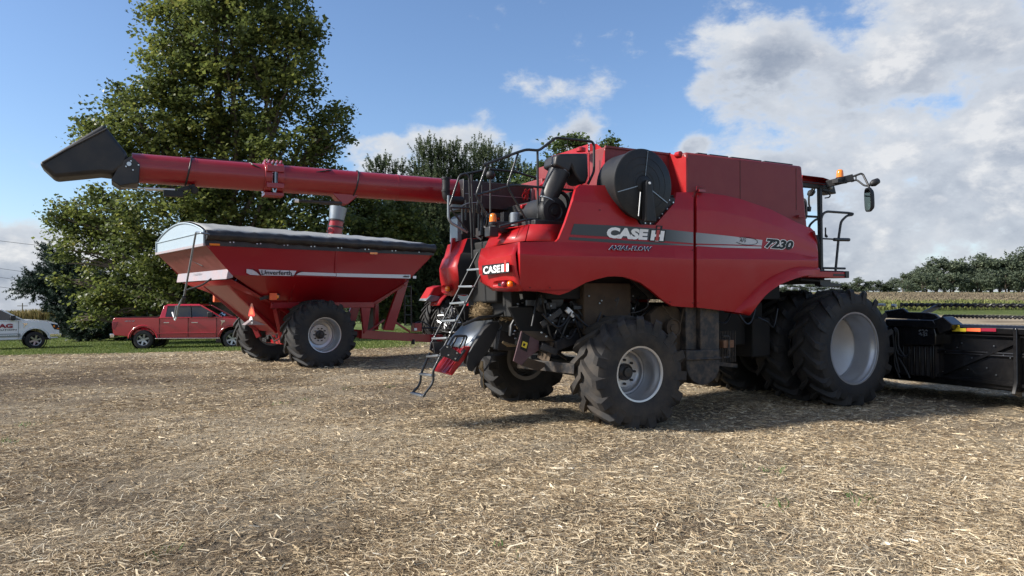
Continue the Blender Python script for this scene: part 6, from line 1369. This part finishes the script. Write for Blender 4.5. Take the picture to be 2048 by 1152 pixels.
# stripe decals, lettering, lights
dk = lambda name, polys, m, y=-hw_+.025, off=0: decal(name, polys, y, M[m], KF, cart, off)
dk('stripe', [[(493, 538), (505, 539.5), (514, 545), (520, 551), (500, 549.5), (493, 546)], [(604, 544), (672, 546.5), (672, 552.5), (592, 550), (597, 546)], [(673, 546.5), (821, 549.5), (821, 557), (673, 553)], [(517, 538.6), (593, 541.6), (587, 552), (523, 550.8)]], 'silver')
sidetext('Unverferth', (523, 549), (583.5, 550.5), (523, 540), 'ink', y=-hw_+.02, off=.010, bold=.012, fr=KF, parent=cart)
mb = MB(); yy = -hw_+.018
mb.tube(catmull([K(*a, yy) for a in [(503, 538), (513, 541), (519, 548), (526, 549.5)]], 5), .007, 6); mb.tube(catmull([K(*a, yy) for a in [(606, 542.5), (596, 545), (590, 550), (582, 551)]], 5), .007, 6); mb.build('swoosh', M['ink'], cart)
sidetext('4860', (805.5, 554.6), (818.5, 555), (806, 550.8), 'ink', y=-hw_+.03, off=.012, bold=.03, shear=.3, fr=KF, parent=cart)
dk('paper_label', [[(826, 552), (832.5, 552), (832.5, 557), (826, 557)]], 'white', y=-hw_+.04)
dk('side_reflector', [[(419, 486.5), (440, 487.3), (440, 491.5), (419, 490.8)], [(740, 504.3), (755, 504.8), (755, 508.8), (740, 508.3)]], 'amber', y=-hw_-.03)
mb = MB(); mb.beam((SR.x+1.7, -hw_+.08, zs), (SR.x+1.75, -1.35, zb), .02, .02); mb.beam((NR.x+.05, -hw_, zrim-.03), (-.2, -1.33, zb), .018, .03); xm = K(672, 520, -hw_).x; mb.beam((xm, -hw_-.004, zrim), (xm, -hw_+.055, zs), .03, .012); mb.build('weld_rib', M['cartred'], cart)
mb = MB(); mb.beam(K(520, 597.5, -1.6), K(542, 593, -1.6), .03, .08); mb.build('lamp_bracket', M['rail'], cart)
mb = MB(); a = K(545.5, 593, -1.65); mb.box(a.x-.09, a.x+.09, -1.72, -1.62, a.z-.09, a.z+.09); mb.build('lamp_face', M['orange'], cart, bevel=.01); mb = MB(); mb.lathe([(.001, -.06), (.07, -.05), (.085, 0), (.085, .06), (.001, .06)], K(553.5, 593.5, -1.65), (0, 1, 0), 16); mb.build('clearance_lamp', M['plastic'], cart); MB().lathe([(.001, -.075), (.04, -.07), (.055, -.05)], K(553, 593.5, -1.65), (0, 1, 0), 14).build('lamp_lens', M['amber'], cart)
mb = MB(); a = KF.at(436, 597.5, y=1.9); mb.box(a.x-.12, a.x+.12, 1.85, 2.0, a.z-.10, a.z+.10); mb.build('lamp_face', M['orange'], cart, bevel=.02); mb = MB(); mb.beam(a+Vector((.1, 0, 0)), KF.at(470, 600, y=1.0), .05, .06); mb.build('lamp_bracket', M['rail'], cart)
# slow vehicle triangle and speed roundel
xs_ = KF.at(502, 620, y=-.75).x-.15
mb = MB(); mb.prism([KF.at(*a, x=xs_) for a in [(502, 607), (505, 607), (510, 631), (508, 633), (498, 633), (496, 631)]], (.01, 0, 0)); mb.build('slow_vehicle_sign', M['ref'], cart); mb = MB(); mb.prism([KF.at(*a, x=xs_-.004) for a in [(502.5, 612), (504, 612), (507, 629), (499, 629)]], (.004, 0, 0)); mb.build('sign_face', M['orange'], cart)
c = KF.at(502.5, 641.5, x=xs_); mb = MB(); rr0 = abs(KF.at(502.5, 633, x=xs_).z-c.z); mb.lathe([(.001, 0), (rr0, 0), (rr0, .01), (.001, .01)], c, (-1, 0, 0), 24); mb.build('speed_sign', M['white'], cart)
mb = MB(); a0, b0, c0 = KF.at(500.6, 644, x=xs_-.016), KF.at(504.4, 644, x=xs_-.016), KF.at(500.6, 639, x=xs_-.016); text_fit(mb, '20', a0, b0, c0, .03); mb.build('lettering', M['ink'], cart, smooth=0)
mb = MB(); a0 = KF.at(*(383, 518), x=NR.x+.35); mb.beam(KF.at(383, 519, x=NR.x+.28), KF.at(406, 531, x=NR.x+.42), .03, .05); mb.build('slope_slot', M['black'], cart)
# vertical auger stub that stands above the tarp
yv = -.3; va = K(667, 492, yv); vb = K(673, 440, yv); vc = K(677, 415, yv); dr = (vc-va).normalized()
mb = MB(); mb.tube([va-dr*2.2, vb], .205, 28); mb.build('vertical_auger', M['cartred'], cart, smooth=50); mb = MB(); mb.tube([vb, vc], [.215, .255], 28); mb.build('auger_collar', M['zinc'], cart, smooth=50)
mb = MB()
for t in (.0, .45): c = vb-dr*(.02+t*.45); mb.lathe([(.205, -.02), (.235, -.02), (.235, .02), (.205, .02)], c, dr, 28)
mb.build('auger_band', M['black'], cart); mb = MB(); c = K(659, 461, yv-.2); mb.prism([K(*a, yv-.22) for a in [(655, 462), (660, 455), (667, 460), (666, 464), (657, 466)]], (0, .08, 0)); mb.build('hinge_lug', M['cartred'], cart, bevel=.01)
mb = MB(); mb.tube(catmull([K(*a, yv-.25) for a in [(660, 438), (656, 452), (655, 470), (653, 492)]], 5), .018, 6); mb.build('cable', M['hose'], cart)

# ------------------------------------------------------------------ tractor hidden behind the combine
TFp = W(948, 600, 26.5); TF = Frame(TFp.x, TFp.y, float(gz(TFp.x, TFp.y)), 40)
tractor = empty('tractor', TF.loc, TF.rz); tag(tractor, 'red tractor mostly hidden between the cart tongue and combine', 'tractor')
for y, s in ((-1.0, -1), (1.0, 1), (-1.75, -1), (1.75, 1)):
    ag_wheel(tractor, (0, y, 1.0), 1.02, .54, .56, s, 22, 'rim', 'tyre', dish=.3, lug_h=.055, sweep=1.3, mirror=1, bolts=8, lugw=.065)
for y, s in ((-.95, -1), (.95, 1)): ag_wheel(tractor, (2.9, y, .75), .78, .45, .38, s, 20, 'rim', 'tyre', dish=.2, lug_h=.05, sweep=1.3, mirror=1, bolts=8, lugw=.06)
mb = MB(); mb.box(-.4, 2.9, -.45, .45, .7, 1.2); mb.box(-.5, .3, -.7, .7, .7, 1.3); mb.build('chassis', M['dark'], tractor, bevel=.03)
mb = MB(); mb.loft([[(1.2, -.45, 1.2), (1.2, .45, 1.2), (1.2, .42, 2.1), (1.2, -.42, 2.1)], [(3.6, -.38, 1.15), (3.6, .38, 1.15), (3.5, .32, 1.8), (3.5, -.32, 1.8)]]); mb.build('hood', M['red'], tractor, bevel=.06, segs=3)
for s in (-1, 1):
    mb = MB(); arcs = [[(math.cos(a)*1.13, s*y_, 1.0+math.sin(a)*1.13) for a in np.linspace(R(20), R(150), 14)] for y_ in (.75, 1.35)]; mb.grid(arcs); mb.build('fender', M['red'], tractor, solid=.04, smooth=60)
mb = MB(); mb.loft([[(-.55, -.75, 1.4), (1.15, -.7, 1.4), (1.15, .7, 1.4), (-.55, .75, 1.4)], [(-.45, -.7, 2.85), (1.0, -.62, 2.85), (1.0, .62, 2.85), (-.45, .7, 2.85)]]); mb.build('cab_glass', M['tint'], tractor); mb = MB(); mb.box(-.6, 1.1, -.78, .78, 2.83, 3.0); mb.build('roof', M['red'], tractor, bevel=.06)
mb = MB()
for x, y in ((-.5, -.73), (-.5, .73), (1.08, -.67), (1.08, .67)): mb.beam((x, y, 1.3), (x*.9, y*.95, 2.85), .07, .07)
mb.build('cab_pillar', M['plastic'], tractor)
mb = MB(); r_ = random.Random(12)
for k in range(40):
    y = r_.uniform(-.8, .8); z = r_.uniform(.45, 1.5); x = r_.uniform(-1.1, -.6); mb.box(x, x+r_.uniform(.04, .14), y, y+r_.uniform(.04, .16), z, z+r_.uniform(.04, .2))
for k in range(16):
    p = [Vector((-1.0-.1*j*r_.random(), r_.uniform(-.7, .7), r_.uniform(.5, 1.5))) for j in range(4)]; mb.tube(catmull(p, 4), .022, 6)
for s in (-1, 1): mb.beam((-.5, s*.4, .6), (-1.4, s*.5, .55), .08, .1); mb.beam((-.5, s*.35, 1.3), (-1.2, s*.5, .7), .05, .05)
mb.build('linkage', M['black'], tractor, bevel=.005); mb = MB()
for k in range(9): mb.tube([(-1.15, r_.uniform(-.7, .7), r_.uniform(.6, 1.4))]*1+[(-1.05, r_.uniform(-.7, .7), r_.uniform(.6, 1.4))], .025, 7)
mb.lathe([(.001, 0), (.06, 0), (.06, .2), (.001, .2)], (-1.2, -.3, 1.35), (0, 0, 1), 12); mb.build('linkage_chrome', M['steel'], tractor)
mb = MB(); c0 = TF.at(880, 590, y=-1.2); mb.prism([TF.at(*a, y=1.1) for a in [(852, 601), (868, 575), (880, 571), (900, 574), (905, 590), (880, 592), (862, 600)]], (0, .5, 0)); mb.build('fender_cover', M['red'], tractor, bevel=.05, segs=3)
mb = MB(); mb.prism([TF.at(*a, y=1.06) for a in [(852, 601), (862, 590), (880, 593), (884, 600), (864, 604)]], (0, .5, 0)); mb.build('fender_extension', M['zinc'], tractor, bevel=.02)
mb = MB(); a = W(832, 616, 29); mbp = MB()

# ------------------------------------------------------------------ pickups
def pickup(loc, deg, paint, label, white=False, steer=0):
    t = empty('pickup_truck', loc, R(deg)); tag(t, label, 'pickup truck')
    Wh = 1.0; rw = .41; xa, xf_ = 0.0, 3.72   # rear and front axle; x forward
    def arc(cx, r, a0, a1, n=12): return [(cx+math.cos(a)*r, .43+math.sin(a)*r) for a in np.linspace(a0, a1, n)]
    outline = [(-1.22, .62), (-1.25, .95), (-1.24, 1.30), (-1.18, 1.36), (.62, 1.36), (.66, 1.37), (3.25, 1.37), (3.55, 1.35), (4.35, 1.27), (4.62, 1.20), (4.70, 1.05), (4.72, .62), (4.66, .50), (4.30, .48)]
    outline += arc(xf_, .53, R(8), R(172))+[(3.1, .48), (.62, .48)]+arc(xa, .53, R(8), R(172))+[(-.6, .55)]
    def sec(y, shr=0.0, top=1.0):
        return [(x, y, z if z < 1.0 else 1.0+(z-1.0)*top) for x, z in outline]
    mb = MB(); rows = [[(x, -y, z) for x, z in outline] for y in ()]
    def wy(z): return float(np.interp(z, [.45, .75, .98, 1.20, 1.37], [.94, .985, 1.0, .985, .95]))
    S = []
    for k in (-1, -.9, .9, 1):
        S.append([(x, (wy(z) if abs(k) == 1 else wy(z)-.05)*math.copysign(1, k), z) for x, z in outline])
    # each flank is its own pressed sheet, the middle carries the floor
    body = MB()
    for s in (-1, 1):
        o = [Vector((x, s*wy(z), z)) for x, z in outline]; i_ = [Vector((x, s*(wy(z)-.10), z)) for x, z in outline]; n = len(o); body.add(o+i_, [tuple(range(n)) if s > 0 else tuple(range(n-1, -1, -1))]+[(k, (k+1) % n, n+(k+1) % n, n+k) for k in range(n)])
    hood = [(3.05, 1.37), (3.55, 1.36), (4.35, 1.28), (4.62, 1.20), (4.70, 1.02)]
    for ya, yb in ((-.86, .86),):
        rowsH = [[Vector((x, y, z+.035*(1-(y/.9)**2))) for x, z in hood] for y in np.linspace(-.90, .90, 9)]; body.grid(rowsH)
    body.box(.66, 3.1, -.86, .86, .50, 1.34); body.box(-1.2, .66, -.86, .86, .60, .85); body.box(-1.24, -1.18, -.88, .88, .62, 1.33); body.box(.60, .68, -.88, .88, .8, 1.36)
    b_ = body.build('body', paint, t, bevel=.018, smooth=30)
    # cab
    mb = MB(); belt = 1.36; roof = 1.93
    low = [(.70, belt), (3.22, belt)]; ct = [(.92, roof), (1.5, roof+.015), (2.2, roof), (2.42, roof-.03)]
    L0 = [Vector((.68, -.93, belt)), Vector((3.25, -.93, belt)), Vector((3.25, .93, belt)), Vector((.68, .93, belt))]; L1_ = [Vector((.86, -.76, roof-.03)), Vector((2.34, -.76, roof-.03)), Vector((2.34, .76, roof-.03)), Vector((.86, .76, roof-.03))]
    g = MB(); g.loft([L0, L1_]); g.build('window_glass', M['tint'], t, smooth=0)
    rf_ = MB(); rf_.loft([[Vector((.82, -.79, roof-.06)), Vector((2.40, -.79, roof-.06)), Vector((2.40, .79, roof-.06)), Vector((.82, .79, roof-.06))], [Vector((.92, -.68, roof+.02)), Vector((2.25, -.68, roof+.02)), Vector((2.25, .68, roof+.02)), Vector((.92, .68, roof+.02))]])
    for s in (-1, 1):
        rf_.prism([Vector(v) for v in [(.66, s*.955, belt-.02), (.90, s*.955, belt-.02), (.96, s*.80, roof-.05), (.80, s*.79, roof-.04)]], (0, -s*.03, 0))
        rf_.beam((3.28, s*.935, belt), (2.36, s*.775, roof-.045), .05, .06); rf_.beam((.70, s*.955, belt+.0), (3.2, s*.955, belt), .04, .05)
    rf_.build('roof', paint, t, bevel=.02, smooth=30)
    tr = MB()
    for s in (-1, 1): tr.beam((1.98, s*.945, belt), (1.90, s*.775, roof-.06), .03, .09); tr.beam((.9, s*.80, roof-.09), (2.35, s*.795, roof-.09), .015, .02); tr.beam((1.02, s*.95, belt+.03), (3.1, s*.95, belt+.03), .02, .02)
    tr.box(-1.2, .6, -.95, -.85, 1.36, 1.385); tr.box(-1.2, .6, .85, .95, 1.36, 1.385); tr.box(-1.24, -1.16, -.9, .9, 1.33, 1.37)
    for x0, x1 in ((xa, 0), (xf_, 0)):
        for s in (-1, 1): tr.lathe([(.50, 0), (.50, .42)], (x0, s*.93, .43), (0, -s, 0), 24)
    tr.box(-.6, 4.4, -.8, .8, .42, .56); tr.build('trim', M['trim'], t)
    for s in (-1, 1):
        mr_ = MB(); mr_.box(2.72, 2.93, s*1.02, s*1.22, 1.38, 1.60); mr_.beam((2.85, s*.93, 1.40), (2.85, s*1.05, 1.44), .06, .05); mr_.build('mirror', M['trim'], t, bevel=.03)
        hd = MB(); hd.box(.86, 1.09, s*.99, s*1.02, 1.13, 1.165); hd.box(2.02, 2.28, s*.99, s*1.02, 1.13, 1.165); hd.build('door_handle', M['chrome'], t, bevel=.006)
        sm = MB(); sm.box(.5, 3.2, s*.93, s*1.0, .44, .48); sm.build('side_step', M['chrome'], t, bevel=.01)
        dl = MB(); dl.box(.665, .675, s*.97, s*1.004, .5, 1.35); dl.box(1.86, 1.87, s*.97, s*1.004, .52, 1.34); dl.box(3.05, 3.06, s*.97, s*1.004, .50, 1.34); dl.build('door_gap', M['ink'], t)
        mo = MB(); mo.tube([(-.75+1.3-.0, s*.99, .68), (3.0, s*1.0, .70)], .02, 6); mo.tube([(xa+math.cos(a)*.60, s*.975, .43+math.sin(a)*.60) for a in np.linspace(R(5), R(175), 18)], .028, 6); mo.tube([(xf_+math.cos(a)*.60, s*.975, .43+math.sin(a)*.60) for a in np.linspace(R(5), R(175), 18)], .028, 6); mo.build('wheel_arch', paint, t, smooth=60)
        vt = MB(); vt.prism([(3.22, s*.99, 1.24), (3.42, s*.985, 1.24), (3.40, s*.985, 1.16), (3.33, s*.985, 1.15), (3.25, s*.99, .98), (3.28, s*.99, 1.15)], (0, s*.02, 0)); vt.build('fender_vent', M['chrome'], t, bevel=.004)
        hl = MB(); hl.prism([(4.34, s*.86, 1.20), (4.70, s*.86, 1.14), (4.715, s*.86, .88), (4.50, s*.86, .92), (4.42, s*.86, 1.06)], (0, s*.128, 0)); hl.build('headlight', M['ink'], t, bevel=.01); h2 = MB(); h2.box(4.60, 4.70, s*.87, s*.992, .93, .97); h2.box(4.45, 4.52, s*.97, s*.992, 1.02, 1.12); h2.build('headlight_lens', M['lens'] if 0 else M['amber'], t)
        tl = MB(); tl.prism([(-1.26, s*.90, .88), (-1.26, s*.90, 1.20), (-1.02, s*.90, 1.20), (-1.10, s*.90, .95), (-1.18, s*.90, .86)], (0, s*.092, 0)); tl.build('tail_light', M['lens'], t, bevel=.012)
    bp = MB(); bp.box(-1.36, -1.18, -.97, .97, .50, .68); bp.box(4.62, 4.80, -.95, .95, .50, .74); bp.box(4.3, 4.7, -.97, -.93, .55, .72); bp.box(4.3, 4.7, .93, .97, .55, .72); bp.build('bumper', M['chrome'], t, bevel=.03)
    gr = MB(); gr.box(4.68, 4.74, -.72, .72, .78, 1.14); gr.build('grille', M['trim'], t)
    for cx in (xa, xf_):
        for s in (-1, 1):
            w = empty('wheel', (cx, s*.86, rw), R(steer) if cx == xf_ else 0, t)
            m1 = MB(); m1.lathe([(.25, -.12), (.34, -.13), (.39, -.115), (.41, -.08), (.412, 0), (.41, .08), (.39, .115), (.34, .13), (.25, .12)], (0, 0, 0), (0, 1, 0), 40); m1.build('tyre', M['tyre'], w, smooth=40)
            m1 = MB(); m1.lathe([(.255, s*.115), (.262, s*.10), (.235, s*.085), (.23, -s*.10)], (0, 0, 0), (0, 1, 0), 36); m1.lathe([(.001, s*.085), (.06, s*.085), (.065, s*.05)], (0, 0, 0), (0, 1, 0), 18)
            for k in range(6):
                a = 2*math.pi*k/6+.3; u = Vector((math.cos(a), 0, math.sin(a))); m1.beam(u*.05+Vector((0, s*.07, 0)), u*.24+Vector((0, s*.085, 0)), .03, .075, up=(-u.z, 0, u.x))
            m1.build('rim', M['alloy'], w, smooth=40); m1 = MB(); m1.disc((0, s*.02, 0), .23, (0, 1, 0), 28, .02); m1.build('brake_disc', M['dark'], w)
    return t
gR = Vector(((227-1024)/FPX*33.2+1.80, 33.0, 0)); gR.z = float(gz(gR.x+1, gR.y))
red_truck = pickup(gR, 7, M['truckred'], 'bright red crew cab pickup parked on the grass behind the grain cart')
mb = MB(); text_fit(mb, '4X4', (-.78, -1.0, 1.19), (-.36, -1.0, 1.19), (-.74, -1.0, 1.25), .02, .2); mb.build('lettering', M['zinc'], red_truck, smooth=0)
b = W(71, 600, 35.2); ca, sa = math.cos(R(38)), math.sin(R(38)); lx = 3.72; ly = -.98
wx = b.x-(ca*lx-sa*ly); wy_ = b.y-(sa*lx+ca*ly)
white_truck = pickup(Vector((wx, wy_, float(gz(b.x, b.y))-.02)), 38, M['truckwhite'], 'white pickup with dark red and grey door lettering at the left edge', True, steer=6)
def doortext(s, x0, x1, z0, z1, m_, bold=.03, sp=1.0): 
    mb = MB(); text_fit(mb, s, (x0, -1.012, z0), (x1, -1.012, z0), (x0, -1.010, z1), bold, 0, sp); mb.build('lettering', M[m_], white_truck, smooth=0)
M['darkred'] = mat('dark_red_lettering', (.28, .01, .03), .4)
doortext('AG', 2.28, 2.83, 1.02, 1.22, 'darkred', .05); doortext('SOLUTION', 2.0, 2.98, .90, .97, 'ink', .02, 1.1)
mb = MB(); mb.box(.7, 3.14, -1.004, -.9, .60, .76); mb.build('grey_door_band', M['zinc'], white_truck); mb = MB(); text_fit(mb, '· AGREV.COM', (2.25, -1.012, .655), (3.02, -1.012, .655), (2.25, -1.012, .71), .02); mb.build('lettering', M['white'], white_truck, smooth=0)
